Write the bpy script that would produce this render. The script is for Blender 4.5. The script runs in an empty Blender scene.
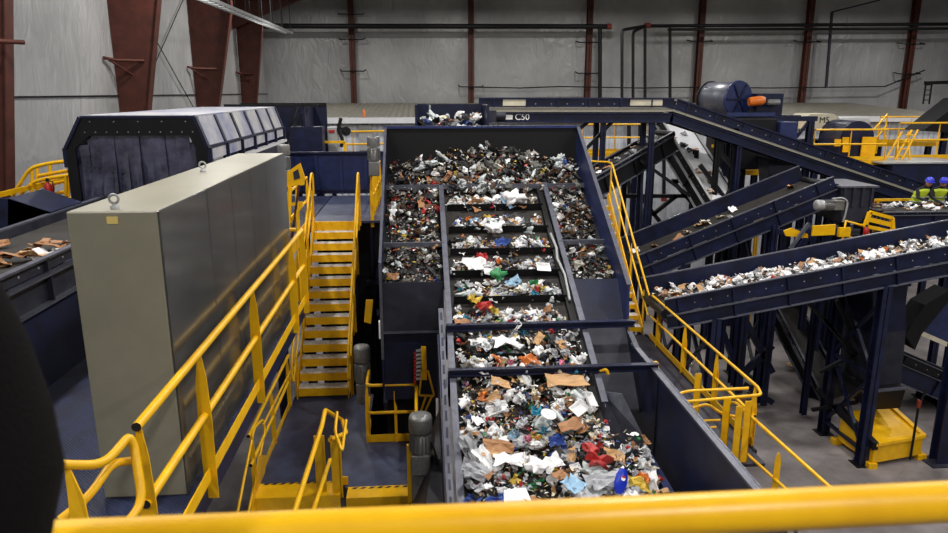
import bpy, bmesh, math, random
from mathutils import Vector, Matrix, noise
R = random.Random(7)
V = Vector
col = bpy.context.scene.collection
# ------------------------------------------------------------------ survey of the place (metres, floor z=0, eye at 0,0,9)
F = 715; TH = math.radians(13.72); PS = math.radians(4.35)
ct, st, cp, sp = math.cos(TH), math.sin(TH), math.cos(PS), math.sin(PS)
def W(u, v, X=None, Y=None, Z=None):
    a = u-474; b = 266.5-v
    d = (sp*ct*F+cp*a+sp*st*b, cp*ct*F-sp*a+cp*st*b, -st*F+ct*b)
    t = X/d[0] if X is not None else Y/d[1] if Y is not None else (Z-9)/d[2]
    return V((d[0]*t, d[1]*t, 9+d[2]*t))
# ------------------------------------------------------------------ materials
def mat(name, c, rough=.5, metal=0, spec=.5, var=.25, scale=6, bump=0, bscale=40, dirt=None, trans=0, coat=0, emit=None):
    m = bpy.data.materials.new(name); m.use_nodes = True
    nt = m.node_tree; N = nt.nodes; L = nt.links
    b = N['Principled BSDF']
    b.inputs['Roughness'].default_value = rough; b.inputs['Metallic'].default_value = metal
    b.inputs['Specular IOR Level'].default_value = spec
    if coat: b.inputs['Coat Weight'].default_value = coat
    tc = N.new('ShaderNodeTexCoord')
    if var or dirt:
        n = N.new('ShaderNodeTexNoise'); n.inputs['Scale'].default_value = scale; n.inputs['Detail'].default_value = 6
        n.inputs['Roughness'].default_value = .65
        L.new(tc.outputs['Object'], n.inputs['Vector'])
        r = N.new('ShaderNodeValToRGB'); r.color_ramp.elements[0].position = .32; r.color_ramp.elements[1].position = .72
        d = dirt or [x*(1-var) for x in c]
        r.color_ramp.elements[0].color = (*d, 1); r.color_ramp.elements[1].color = (*c, 1)
        L.new(n.outputs['Fac'], r.inputs['Fac']); L.new(r.outputs['Color'], b.inputs['Base Color'])
    else:
        b.inputs['Base Color'].default_value = (*c, 1)
    if bump:
        n2 = N.new('ShaderNodeTexNoise'); n2.inputs['Scale'].default_value = bscale; n2.inputs['Detail'].default_value = 4
        L.new(tc.outputs['Object'], n2.inputs['Vector'])
        bp = N.new('ShaderNodeBump'); bp.inputs['Strength'].default_value = bump; bp.inputs['Distance'].default_value = .02
        L.new(n2.outputs['Fac'], bp.inputs['Height']); L.new(bp.outputs['Normal'], b.inputs['Normal'])
    if trans:
        b.inputs['Transmission Weight'].default_value = trans
    if emit:
        b.inputs['Emission Color'].default_value = (*c, 1); b.inputs['Emission Strength'].default_value = emit
    return m
def s2l(r, g, b):
    f = lambda x: (x/255/12.92) if x/255 <= .04045 else ((x/255+.055)/1.055)**2.4
    return (f(r), f(g), f(b))
M = {}
M['navy'] = mat('navy_paint', s2l(26, 33, 66), .42, spec=.3, var=.45, scale=3, dirt=s2l(14, 17, 32))
M['blue'] = mat('blue_paint', s2l(34, 48, 100), .4, var=.4, scale=4, dirt=s2l(20, 28, 62))
M['dark'] = mat('black_steel', s2l(18, 18, 23), .5, spec=.25, var=.4, scale=4)
M['dusty'] = mat('dusty_dark_steel', s2l(50, 51, 62), .5, spec=.3, var=.5, scale=3, dirt=s2l(27, 29, 41))
M['rail'] = mat('worn_grey_steel', s2l(98, 100, 114), .38, metal=.3, var=.45, scale=9)
M['galv'] = mat('pale_galvanised_steel', s2l(168, 170, 172), .4, metal=.2, var=.3, scale=14)
M['yellow'] = mat('safety_yellow_paint', s2l(238, 186, 12), .38, spec=.4, var=.3, scale=5, dirt=s2l(216, 160, 10))
M['belt'] = mat('black_rubber_belt', s2l(52, 49, 46), .7, spec=.3, var=.5, scale=5, bump=.25, dirt=s2l(30, 28, 27))
M['cab'] = mat('grey_cabinet_enamel', s2l(146, 142, 124), .32, spec=.5, var=.1, scale=2, dirt=s2l(132, 129, 112))
M['motor'] = mat('grey_motor_paint', s2l(128, 128, 128), .4, metal=.3, var=.4, scale=20)
M['redbrown'] = mat('red_oxide_primer', s2l(84, 42, 32), .6, spec=.3, var=.35, scale=2.5, dirt=s2l(58, 28, 22))
M['white'] = mat('white_sheet_metal', s2l(205, 207, 212), .5, var=.12, scale=3)
M['cream'] = mat('cream_panel_paint', s2l(205, 198, 176), .5, var=.25, scale=3)
M['roofm'] = mat('tan_roof_sheet', s2l(150, 146, 134), .55, var=.25, scale=1.2)
M['red'] = mat('red_plastic', s2l(168, 26, 22), .4, var=.2)
M['orange'] = mat('orange_paint', s2l(214, 110, 30), .4, var=.2)
M['black'] = mat('black_rubber', s2l(16, 16, 18), .6, spec=.25, var=.2)
M['hole'] = mat('dark_tube_end', s2l(14, 12, 10), .8, var=0)
M['cloth'] = mat('black_cloth', s2l(17, 15, 16), .95, spec=.1, var=.2, bump=.3, bscale=300)
M['frost'] = mat('hazy_polycarbonate', s2l(205, 203, 196), .35, var=.5, scale=1.3, dirt=s2l(110, 118, 158), spec=.5)
M['hivis'] = mat('lime_vest_fabric', s2l(205, 226, 50), .6, var=.3, scale=9)
M['helmet'] = mat('blue_helmet_plastic', s2l(48, 58, 200), .3, var=0)
M['skin'] = mat('skin', s2l(176, 122, 94), .5, var=.1)
M['steel_red'] = mat('pipe_collar_red', s2l(120, 40, 28), .5, var=.1)
M['letter'] = mat('white_lettering', s2l(235, 235, 235), .5, var=0)
M['ink'] = mat('black_lettering', s2l(25, 25, 25), .5, var=0)
M['tread'] = mat('stair_tread_grating', s2l(240, 240, 240), .5, metal=.1, var=.4, scale=18, dirt=s2l(150, 150, 152))
M['cabside'] = mat('glossy_darkened_grey_door', s2l(96, 96, 94), .16, metal=.55, var=.25, scale=1.5, dirt=s2l(74, 74, 74))  # gloss is real, base colour darkened for the dim surroundings it mirrors
M['sticker'] = mat('yellowed_sticker', s2l(232, 206, 120), .5, var=.1)
M['glow'] = mat('lit_work_lamp', (1, .55, .25), .4, var=0, emit=9)

def liner():
    m = bpy.data.materials.new('wrinkled_white_liner'); m.use_nodes = True
    nt = m.node_tree; N = nt.nodes; L = nt.links; b = N['Principled BSDF']
    tc = N.new('ShaderNodeTexCoord'); mp = N.new('ShaderNodeMapping'); L.new(tc.outputs['Object'], mp.inputs['Vector'])
    mp.inputs['Scale'].default_value = (.8, .8, .32)
    n = N.new('ShaderNodeTexNoise'); n.inputs['Scale'].default_value = 2.2; n.inputs['Detail'].default_value = 7; n.inputs['Distortion'].default_value = 1.6
    L.new(mp.outputs['Vector'], n.inputs['Vector'])
    n3 = N.new('ShaderNodeTexNoise'); n3.inputs['Scale'].default_value = .35; n3.inputs['Detail'].default_value = 3
    L.new(tc.outputs['Object'], n3.inputs['Vector'])
    r = N.new('ShaderNodeValToRGB'); r.color_ramp.elements[0].position = .3; r.color_ramp.elements[1].position = .7
    r.color_ramp.elements[0].color = (*s2l(132, 133, 134), 1); r.color_ramp.elements[1].color = (*s2l(162, 162, 163), 1)
    L.new(n3.outputs['Fac'], r.inputs['Fac']); L.new(r.outputs['Color'], b.inputs['Base Color'])
    bp = N.new('ShaderNodeBump'); bp.inputs['Strength'].default_value = .45; bp.inputs['Distance'].default_value = .16
    L.new(n.outputs['Fac'], bp.inputs['Height']); L.new(bp.outputs['Normal'], b.inputs['Normal'])
    b.inputs['Roughness'].default_value = .34
    return m
M['liner'] = liner()
def wavemat(name, c, c2, scale, axis, rough=.5, bumpd=.02, bands='BANDS', prof='SIN', strength=1):
    m = bpy.data.materials.new(name); m.use_nodes = True
    nt = m.node_tree; N = nt.nodes; L = nt.links; b = N['Principled BSDF']
    tc = N.new('ShaderNodeTexCoord'); w = N.new('ShaderNodeTexWave'); w.bands_direction = axis; w.wave_profile = prof
    w.inputs['Scale'].default_value = scale; L.new(tc.outputs['Object'], w.inputs['Vector'])
    n = N.new('ShaderNodeTexNoise'); n.inputs['Scale'].default_value = 3; n.inputs['Detail'].default_value = 5
    L.new(tc.outputs['Object'], n.inputs['Vector'])
    r = N.new('ShaderNodeValToRGB'); r.color_ramp.elements[0].position = .35; r.color_ramp.elements[1].position = .7
    r.color_ramp.elements[0].color = (*c2, 1); r.color_ramp.elements[1].color = (*c, 1)
    L.new(n.outputs['Fac'], r.inputs['Fac']); L.new(r.outputs['Color'], b.inputs['Base Color'])
    bp = N.new('ShaderNodeBump'); bp.inputs['Distance'].default_value = bumpd; bp.inputs['Strength'].default_value = strength
    L.new(w.outputs['Fac'], bp.inputs['Height']); L.new(bp.outputs['Normal'], b.inputs['Normal'])
    b.inputs['Roughness'].default_value = rough
    return m
M['corr'] = wavemat('ribbed_white_siding', s2l(198, 202, 210), s2l(176, 180, 190), 1.1, 'X', .5, .06)
M['roofr'] = wavemat('ribbed_tan_roof', s2l(122, 118, 107), s2l(98, 95, 86), 1.1, 'X', .5, .05)
def diamond():
    m = wavemat('blue_diamond_plate', s2l(40, 50, 90), s2l(22, 28, 54), 22, 'DIAGONAL', .42, .01)
    nt = m.node_tree; N = nt.nodes; L = nt.links
    w = [n for n in N if n.type == 'TEX_WAVE'][0]; bp = [n for n in N if n.type == 'BUMP'][0]
    tc = [n for n in N if n.type == 'TEX_COORD'][0]
    mp = N.new('ShaderNodeMapping'); mp.inputs['Rotation'].default_value = (0, 0, math.radians(90)); L.new(tc.outputs['Object'], mp.inputs['Vector'])
    w2 = N.new('ShaderNodeTexWave'); w2.bands_direction = 'DIAGONAL'; w2.inputs['Scale'].default_value = 22; L.new(mp.outputs['Vector'], w2.inputs['Vector'])
    mm = N.new('ShaderNodeMath'); mm.operation = 'MULTIPLY'; L.new(w.outputs['Fac'], mm.inputs[0]); L.new(w2.outputs['Fac'], mm.inputs[1])
    L.new(mm.outputs[0], bp.inputs['Height'])
    return m
M['diamond'] = diamond()
M['deck'] = mat('worn_blue_deck_plate', s2l(62, 70, 98), .5, var=.5, scale=2.4, dirt=s2l(34, 38, 60))
M['concrete'] = mat('grey_concrete', s2l(142, 135, 135), .6, var=.4, scale=.6, dirt=s2l(84, 79, 79), bump=.1, bscale=9)
M['curtain'] = mat('smoky_vinyl_strip', s2l(84, 84, 108), .14, var=.6, scale=2.5, spec=.9, bump=.9, bscale=4, dirt=s2l(24,24,44))

# ------------------------------------------------------------------ mesh builder
class MB:
    def __init__(s): s.v = []; s.f = []; s.mi = []; s.sm = []
    def add(s, vs, fs, mi=0, smooth=False):
        o = len(s.v); s.v += [V(p) for p in vs]
        for f in fs: s.f.append([i+o for i in f]); s.mi.append(mi); s.sm.append(smooth)
        return s
    def box(s, a, b, mi=0):
        x0, y0, z0 = [min(a[i], b[i]) for i in range(3)]; x1, y1, z1 = [max(a[i], b[i]) for i in range(3)]
        return s.add([(x0,y0,z0),(x1,y0,z0),(x1,y1,z0),(x0,y1,z0),(x0,y0,z1),(x1,y0,z1),(x1,y1,z1),(x0,y1,z1)],
                     [(0,3,2,1),(4,5,6,7),(0,1,5,4),(1,2,6,5),(2,3,7,6),(3,0,4,7)], mi)
    def obox(s, c, ax, ay, az, mi=0):      # centre and three half-axis vectors
        c = V(c); vs = [c+ax*i+ay*j+az*k for k in (-1,1) for i, j in ((-1,-1),(1,-1),(1,1),(-1,1))]
        return s.add(vs, [(0,3,2,1),(4,5,6,7),(0,1,5,4),(1,2,6,5),(2,3,7,6),(3,0,4,7)], mi)
    def beam(s, p, q, w, h, mi=0, up=(0,0,1)):
        p, q = V(p), V(q); d = q-p; L = d.length
        if L < 1e-6: return s
        d /= L; up = V(up)
        if abs(d.dot(up)) > .98: up = V((0,1,0))
        x = d.cross(up).normalized(); z = x.cross(d).normalized()
        return s.obox((p+q)/2, x*w/2, d*L/2, z*h/2, mi)
    def channel(s, p, q, w, h, t=.015, side=1, mi=0, mf=None):   # C section on edge: web plus two flanges
        p, q = V(p), V(q); d = (q-p).normalized(); x = d.cross(V((0,0,1))).normalized(); z = x.cross(d)
        mf = mi if mf is None else mf
        s.beam(p, q, t, h, mi)
        for k in (-1, 1):
            o = z*(h/2-t/2)*k + x*(w/2)*side
            s.beam(p+o, q+o, w, t, mf)
        return s
    def ibeam(s, p, q, w, h, t=.02, up=(0,0,1), mi=0):
        p, q = V(p), V(q); d = (q-p).normalized(); up = V(up)
        if abs(d.dot(up)) > .98: up = V((0,1,0))
        x = d.cross(up).normalized(); z = x.cross(d)
        s.beam(p, q, t, h, mi, up)
        for k in (-1, 1):
            o = z*(h/2-t/2)*k; s.beam(p+o, q+o, w, t, mi, up)
        return s
    def tube(s, pts, r, n=10, mi=0, cap=True, capmi=None, bend=0):
        pts = [V(p) for p in pts]
        if bend: pts = fillet(pts, bend)
        rings = []; prev = None
        for i, p in enumerate(pts):
            if i == 0: d = pts[1]-p
            elif i == len(pts)-1: d = p-pts[i-1]
            else: d = (pts[i+1]-p).normalized()+(p-pts[i-1]).normalized()
            d = d.normalized()
            if prev is None:
                a = V((0,0,1)) if abs(d.z) < .9 else V((1,0,0))
                x = d.cross(a).normalized()
            else:
                x = (prev - d*prev.dot(d)).normalized()
            prev = x; y = d.cross(x)
            rr = r[i] if isinstance(r, (list, tuple)) else r
            rings.append([p+(x*math.cos(t)+y*math.sin(t))*rr for t in [2*math.pi*k/n for k in range(n)]])
        vs = [q for ring in rings for q in ring]; fs = []
        for i in range(len(rings)-1):
            for k in range(n): fs.append((i*n+k, i*n+(k+1)%n, (i+1)*n+(k+1)%n, (i+1)*n+k))
        s.add(vs, fs, mi, True)
        if cap:
            s.add(rings[0], [tuple(range(n))[::-1]], mi if capmi is None else capmi)
            s.add(rings[-1], [tuple(range(n))], mi if capmi is None else capmi)
        return s
    def prism(s, poly, ext, mi=0):         # polygon (3-D points) swept by a vector
        poly = [V(p) for p in poly]; e = V(ext); n = len(poly)
        fs = [tuple(range(n))[::-1], tuple(range(n, 2*n))] + [(i, (i+1)%n, n+(i+1)%n, n+i) for i in range(n)]
        return s.add(poly+[p+e for p in poly], fs, mi)
    def lathe(s, prof, c, axis=(0,0,1), n=20, mi=0, smooth=True):
        a = V(axis).normalized(); x = a.cross(V((1,0,0)) if abs(a.x) < .9 else V((0,1,0))).normalized(); y = a.cross(x); c = V(c)
        vs = []; fs = []
        for (r, h) in prof:
            for k in range(n):
                t = 2*math.pi*k/n; vs.append(c+a*h+(x*math.cos(t)+y*math.sin(t))*r)
        for i in range(len(prof)-1):
            for k in range(n): fs.append((i*n+k, i*n+(k+1)%n, (i+1)*n+(k+1)%n, (i+1)*n+k))
        s.add(vs, fs, mi, smooth)
        s.add(vs[:n], [tuple(range(n))[::-1]], mi); s.add(vs[-n:], [tuple(range(n))], mi)
        return s
    def build(s, name, mats, parent=None, bevel=0):
        me = bpy.data.meshes.new(name)
        off = wloc(parent) if parent is not None else V((0,0,0))
        me.from_pydata([tuple(p-off) for p in s.v], [], s.f)
        if not isinstance(mats, (list, tuple)): mats = [mats]
        for m in mats: me.materials.append(M[m] if isinstance(m, str) else m)
        me.polygons.foreach_set('material_index', s.mi); me.polygons.foreach_set('use_smooth', s.sm)
        bm = bmesh.new(); bm.from_mesh(me); bmesh.ops.recalc_face_normals(bm, faces=bm.faces); bm.to_mesh(me); bm.free()
        me.update()
        o = bpy.data.objects.new(name, me); col.objects.link(o)
        if parent is not None: o.parent = parent
        if bevel:
            b = o.modifiers.new('Bevel', 'BEVEL'); b.width = bevel; b.segments = 2; b.limit_method = 'ANGLE'
        return o
def wloc(o):
    l = V(o.location)
    while o.parent is not None: o = o.parent; l = l+V(o.location)
    return l
def fillet(pts, r, n=5):
    out = [pts[0]]
    for i in range(1, len(pts)-1):
        a = (pts[i-1]-pts[i]); b = (pts[i+1]-pts[i]); rr = min(r, a.length*.49, b.length*.49)
        a = pts[i]+a.normalized()*rr; c = pts[i]+b.normalized()*rr
        for k in range(n+1):
            t = k/n; out.append(a*(1-t)**2+pts[i]*2*t*(1-t)+c*t*t)
    out.append(pts[-1]); return out
def thing(name, label, cat, loc=(0,0,0), group=None):
    o = bpy.data.objects.new(name, None); col.objects.link(o); o.location = loc
    o.empty_display_size = .2
    return tag(o, label, cat, group)
def tag(o, label, cat, group=None, kind=None):
    o['label'] = label; o['category'] = cat
    if group: o['group'] = group
    if kind: o['kind'] = kind
    return o
def struct(o): o['kind'] = 'structure'; return o
def textmesh(body, size, loc, rot, name, m, parent, ext=.004):
    cu = bpy.data.curves.new(name, 'FONT'); cu.body = body; cu.size = size; cu.extrude = ext; cu.align_x = 'CENTER'; cu.align_y = 'CENTER'
    t = bpy.data.objects.new(name+'_t', cu); col.objects.link(t)
    dg = bpy.context.evaluated_depsgraph_get(); me = bpy.data.meshes.new_from_object(t.evaluated_get(dg))
    bpy.data.objects.remove(t)
    o = bpy.data.objects.new(name, me); me.materials.clear(); me.materials.append(M[m]); col.objects.link(o)
    o.parent = parent; o.location = V(loc)-wloc(parent); o.rotation_euler = rot
    return o

# ------------------------------------------------------------------ setting
struct(MB().box((-9.4,-10,-.3), (38,45.4,0)).build('floor', 'concrete'))
struct(MB().box((-9.4,45,0), (38,45.4,17)).build('wall_back', 'liner'))
struct(MB().box((-9.4,-10,0), (-9,45,17)).build('wall_left', 'liner'))
struct(MB().box((38,-10,0), (38.4,45.4,17)).build('wall_right', 'liner'))
struct(MB().box((-9.4,-10.4,0), (38.4,-10,17)).build('wall_front', 'liner'))
struct(MB().box((-9.4,-10.4,17), (38.4,45.4,17.3)).build('ceiling', 'white'))
g = MB(); g.box((-9,-9,8.87), (-8.96,44.9,8.91)); struct(g.build('trim_1', 'dark'))

# tapered frame columns along the left wall
colspec = [(15.4, 'tapered red brown steel column at the left edge of the photo, nearest of the wall columns', 1.25, 7.9),
           (22.8, 'tapered red brown steel column on the left wall just behind the curtained enclosure', 1.6, 7.4),
           (30.5, 'tapered red brown steel column on the left wall next to the crossed wall cables', 1.7, 7.3),
           (38.2, 'farthest tapered red brown steel column, standing close to the back wall corner', 1.3, 7.9)]
for y, lab, wt, _ in colspec:
    t = thing('steel_column', lab, 'column', (-9, y, 0), 'tapered steel columns of the left wall')
    wb = .45
    MB().prism([(-8.98,y,0),(-8.98+wb*.8,y,0),(-8.98+wb,y,6.3),(-8.98+wt,y,12.2),(-8.98+wt,y,14.5),(-8.98,y,14.5)], (0,.03,0)).build('web', 'redbrown', t)
    m = MB(); m.beam((-8.98+wb*.8,y+.015,0),(-8.98+wb,y+.015,6.3),.3,.03,up=(1,0,0)); m.beam((-8.98+wb,y+.015,6.3), (-8.98+wt,y+.015,12.2), .3, .03, up=(1,0,0)); m.beam((-8.98+wt,y+.015,12.2),(-8.98+wt,y+.015,14.5),.3,.03,up=(1,0,0))
    m.build('flange', 'redbrown', t)
    if y > 16:
        MB().tube([(-8.98+wt*.55,y-.02,9.9),(-8.98+.2,y-.35,9.9),(-8.98+.05,y-.8,9.95)],.05,6).tube([(-8.98+.1,y-.6,9.9),(-8.98+.5,y-.02,9.5)],.03,6).build('girt_brace','redbrown',t)
    else:
        MB().tube([(-8.98+wt,y-.02,9.95),(-8.98+.1,y-1.5,9.95)],.05,6).build('girt_brace','redbrown',t)
    if y > 20:
        MB().prism([(-8.98,y,14.5),(-8.98+wt,y,14.5),(-1,y,16.4),(-1,y,16.98),(-8.98,y,16.2)], (0,.04,0)).build('rafter', 'redbrown', t)
# roof rafter seen in the top left corner
t = thing('roof_rafter', 'red brown sloping steel roof rafter in the top left corner', 'roof beam', (-8,36,14))
a = W(200,30,Y=37.5); b = W(312,-4,Y=37.5)
MB().prism([a+V((0,0,-.6)), W(254,19,Y=37.5), W(320,-8,Y=37.5), W(320,-30,Y=37.5), W(200,-30,Y=37.5)], (0,.25,0)).build('rafter_web','redbrown',t)

def brace_cable(name, lab, a, b):
    tag(MB().tube([a,b], .02, 6).build(name,'black'), lab, 'cable')
brace_cable('bracing_cable','thin dark bracing cable on the left wall, falling from upper left to lower right',W(157,42,X=-8.9),W(196,112,X=-8.9))
brace_cable('bracing_cable','thin dark bracing cable on the left wall, rising from lower left to upper right',W(150,75,X=-8.9),W(183,0,X=-8.9))

# back wall columns
bc = [(352,'slender red brown back wall column with four braces, leftmost of six'),(471,'second back wall column from the left, above the raised hopper box'),
      (589,'third back wall column from the left, beside the corner drop of the black pipe'),(700,'fourth back wall column from the left, beside the drum magnet'),
      (807,'fifth back wall column from the left, above the grey hood marked M5'),(911,'sixth back wall column, nearest the right edge of the photo')]
for i,(u,lab) in enumerate(bc):
    x = W(u,50,Y=44.6).x
    t = thing('wall_column', lab, 'column', (x,44.6,0), 'slender columns of the back wall')
    MB().ibeam((x,44.65,0),(x,44.65,16.9),.32,.4,.03).build('shaft','redbrown',t)
    for zz in ([13.4,12.0,10.2] if i in (0,) else [11.9,10.1] if i in (2,5) else [9.3] if i==1 else [12.0]):
        MB().tube([(x-.75,44.9,zz+.1),(x-.68,44.35,zz),(x+.68,44.35,zz),(x+.75,44.9,zz+.1)],.035,6).build('flange_brace','black',t)

# black fire/air pipes along the back wall
t = thing('wall_pipe','long black pipe along the upper back wall, dropping down at its right end','pipe',W(250,26,Y=43.5))
p0=W(252,26,Y=43.5); p1=W(607,26.5,Y=43.5)
MB().tube([p0,p1],.14,8).build('pipe_run','black',t)
MB().tube([W(600,27,Y=43.5),W(600,108,Y=43.5)],.12,8).build('drop','black',t)
MB().tube([p1,p1+V((.25,0,0))],.17,8).build('end_cap','steel_red',t)
pd = [(622,30,41),(633,32,42),(645,26,43),(670,29,43)]
t = thing('pipe_run','pair of black pipes along the right half of the back wall with four vertical drops','pipe',W(640,26,Y=43.4))
a=W(645,26,Y=43.4); MB().tube([a,W(960,24,Y=43.4)],.1,8).build('upper_pipe','black',t)
MB().tube([W(668,29.5,Y=43),W(960,28.5,Y=43)],.08,8).build('lower_pipe','black',t)
for u,v,yy in pd:
    MB().tube([W(645+(u-645)*.0,26,Y=43.4) if u<645 else W(u,v,Y=43.2), W(u,v,Y=yy), W(u,240,Y=yy)],.09,8,bend=.3).build('drop','black',t)
for u in (632,640,648): pass
MB().tube([W(645,25.5,Y=43.3),W(650,25.5,Y=43.3)],.16,8).build('coupling','steel_red',t)
tag(MB().tube([W(470,87,Y=44.25),W(520,88,Y=44.25),W(560,86.5,Y=44.25),W(640,88,Y=44.25),W(700,87.2,Y=44.25),W(770,88,Y=44.25),W(885,86.5,Y=44.25),W(925,70,Y=44.25)],.04,6).build('conduit','black'),'thin dark conduit strung across the back wall just above the machinery','conduit')
tag(MB().tube([W(832,12,Y=44.25),W(868,3,Y=44.25),W(880,0,Y=44.25)],.05,6).tube([W(832,12,Y=44.25),W(826,88,Y=44.25)],.09,6).build('conduit','dusty'),'grey vertical conduit with a bent top on the back wall near the upper right','conduit')
t=thing('hanging_frame','dark bracket frame of thin rods hanging at the right edge of the back wall','bracket',W(935,85,Y=43))
m=MB(); m.tube([W(923,104,Y=43),W(926,83,Y=43)],.05,6).tube([W(929,104,Y=43),W(932,83,Y=43)],.05,6)
for k in range(4): m.tube([W(923.5+k,100-k*5,Y=43),W(929.5+k,100-k*5,Y=43)],.03,6)
m.build('rods','dark',t); MB().beam(W(925,83,Y=43),W(960,82,Y=43),.2,.2).build('bar','black',t)
# cable tray hanging top left
t=thing('cable_tray','grey cable tray on thin hangers in the top left corner, running toward the back wall','cable tray',W(240,10,Y=24))
ta=W(196,-2,Y=22); tb=W(285,33,Y=36)
off=V((.35,0,0))
MB().beam(ta,tb,.05,.1).beam(ta+off,tb+off,.05,.1).build('side_rail','galv',t)
m=MB()
for k in range(26):
    p=ta.lerp(tb,k/25); MB().beam(p,p+off,.04,.03).build('rung','galv',t)
for k in (4,8,12,16,20,24):
    p=ta.lerp(tb,k/25); MB().tube([p,p+V((0,0,3.5 if k<12 else 2.4))],.02,5).tube([p+off,p+off+V((0,0,3.0 if k<12 else 2.2))],.02,5).build('hanger','black',t)

# ------------------------------------------------------------------ low white building at the back
t=thing('control_building','long low white ribbed building with a shallow tan roof in front of the back wall','building',(12,34,0))
MB().box((-9,34,0),(26,34.3,7.75)).box((26,34,0),(25.7,44,7.75)).build('siding','corr',t)
MB().prism([(-9.2,33.7,7.72),(-9.2,44,8.25),(-9.2,44,8.35),(-9.2,33.7,7.84)],(36,0,0)).build('roof','roofr',t)
MB().box((-9.2,33.62,7.6),(26.8,33.75,7.86)).build('gutter','white',t)
a=W(358,118,Y=33.9); b=W(372,133,Y=33.9)
MB().box((a.x,33.9,b.z-.8),(b.x,33.98,a.z)).build('sign_panel','galv',t)
MB().box((a.x+.15,33.85,a.z-.3),(b.x-.15,33.9,a.z-.1)).build('sign_plate','black',t)
# thin tan roof strip of the further room
def posts_pipe(u,v0,v1,Y,lab,grp='rooftop drain pipes on the white siding'):
    t=thing('wall_pipe',lab,'pipe',W(u,v1,Y=Y),grp)
    MB().tube([W(u,v0,Y=Y),W(u,v1,Y=Y)],.09,8).build('riser','black',t)
    MB().tube([W(u,v1-4,Y=Y),W(u,v1,Y=Y)],.14,8).build('coupling','steel_red',t)
for u,v1,l in ((629,198,'left of three black pipes with red ends on the white siding'),(640,198,'middle of three black pipes with red ends on the white siding'),(664,201,'right of three black pipes with red ends on the white siding')):
    posts_pipe(u,122,v1,33.4,l)

# ------------------------------------------------------------------ railing helper
def fr(p,q,t): return V(p).lerp(V(q),t)
def railing(label, pts, h=1.07, posts=None, r=.028, group=None, toe=.12, mid=True, name='railing', cat='railing', postw=.075, ext=None, closed_end=False, top_pts=None):
    """pts: base polyline; posts: list of (segment, t)"""
    pts=[V(p) for p in pts]
    t=thing(name,label,cat,pts[0],group)
    up=V((0,0,h))
    tp=[p+up for p in pts]
    MB().tube(tp,r,10,capmi=1,bend=.12).build('top_rail',['yellow','hole'],t)
    if mid: MB().tube([p+up*.52 for p in pts],r,10,capmi=1,bend=.12).build('mid_rail',['yellow','hole'],t)
    if toe:
        m=MB()
        for a,b in zip(pts,pts[1:]): m.beam(a+V((0,0,toe/2)),b+V((0,0,toe/2)),.012,toe)
        m.build('toe_board','yellow',t)
    if posts is None:
        posts=[]
        for i,(a,b) in enumerate(zip(pts,pts[1:])):
            n=max(1,round((b-a).length/1.5))
            posts+=[(i,k/n) for k in range(n)]
        posts.append((len(pts)-2,1))
    for i,k in posts:
        p=pts[i].lerp(pts[i+1],k); d=(pts[i+1]-pts[i]); d.z=0; d.normalize()
        if d.length<.5: d=V((0,1,0))
        x=V((-d.y,d.x,0))
        w=postw/2
        # flat bar post, widest in the middle, bevelled toward the pipe
        prof=[(-w,-.16),(w,-.16),(w*1.05,h*.5),(w*.8,h*.8),(w*.25,h),(-w*.25,h),(-w*.8,h*.8),(-w*1.05,h*.5)]
        MB().prism([p+x*a+V((0,0,b))-d*.005 for a,b in prof],d*.01).prism([p+x*w+V((0,0,b0)) for b0 in (-.16,h*.72)]+[p+x*w+d*.04+V((0,0,b0)) for b0 in (h*.6,-.16)],-x*.008).build('post','yellow',t)
    return t

# ------------------------------------------------------------------ platforms and stairs on the left
Zu=6.0; Zl=3.0
t=thing('upper_platform','raised blue checker plate platform carrying the tall grey cabinet','platform',(-5,8,Zu))
MB().box((-8.25,2.2,Zu-.06),(-1.78,10.3,Zu)).box((-8.25,10.3,Zu-.06),(-2.62,21.3,Zu)).build('deck_plate','diamond',t)
MB().channel((-1.74,2.2,Zu-.12),(-1.74,10.3,Zu-.12),.08,.22,.02,-1).build('edge_channel','navy',t)
MB().channel((-2.6,10.3,Zu-.12),(-2.6,17,Zu-.12),.08,.22,.02,-1).build('inner_edge_channel','yellow',t)
for x,y in ((-3.4,3.2),(-3.6,9.9),(-2.75,13.5),(-2.75,17.0),(-8,4),(-8,10),(-8,16)):
    MB().ibeam((x,y,0),(x,y,Zu-.06),.2,.2,.015).build('leg','navy',t)
t=thing('landing','grey blue steel landing at the top of the left stairs','platform',(-1.9,19,Zu))
MB().box((-2.58,17.05,Zu-.05),(-.95,21.3,Zu)).build('deck_plate','deck',t)
MB().box((-2.58,17.0,Zu-.22),(-1.45,17.05,Zu+.0)).build('nosing','yellow',t)
for x in (-2.5,-1.05): MB().ibeam((x,20.9,0),(x,20.9,Zu-.05),.18,.18).build('leg','navy',t)
# stairs
t=thing('staircase','yellow steel stairs with grey treads climbing to the upper landing on the left','stairs',(-2,15,Zl))
n=14; Y0,Y1=13.58,17.03
for k in range(1,n):
    z=Zl+(Zu-Zl)*k/n; y=Y0+(Y1-Y0)*(k-1)/(n-1)
    f=MB().box((-2.5,y,z-.03),(-1.52,y+.27,z)).build('tread','tread',t)
    MB().box((-2.5,y-.012,z-.16),(-1.52,y,z+.002)).build('nosing','yellow',f)
for x in (-2.53,-1.5):
    d=V((0,Y1-Y0,Zu-Zl)); a=V((x,Y0-.05,Zl+.02)); 
    MB().prism([a+V((0,0,-.02)),a+V((0,-.02,.2)),a+d+V((0,0,.12)),a+d+V((0,.1,-.2)),a+V((0,.35,-.02))],(.02 if x<-2 else -.02,0,0)).build('stringer','yellow',t)
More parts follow.
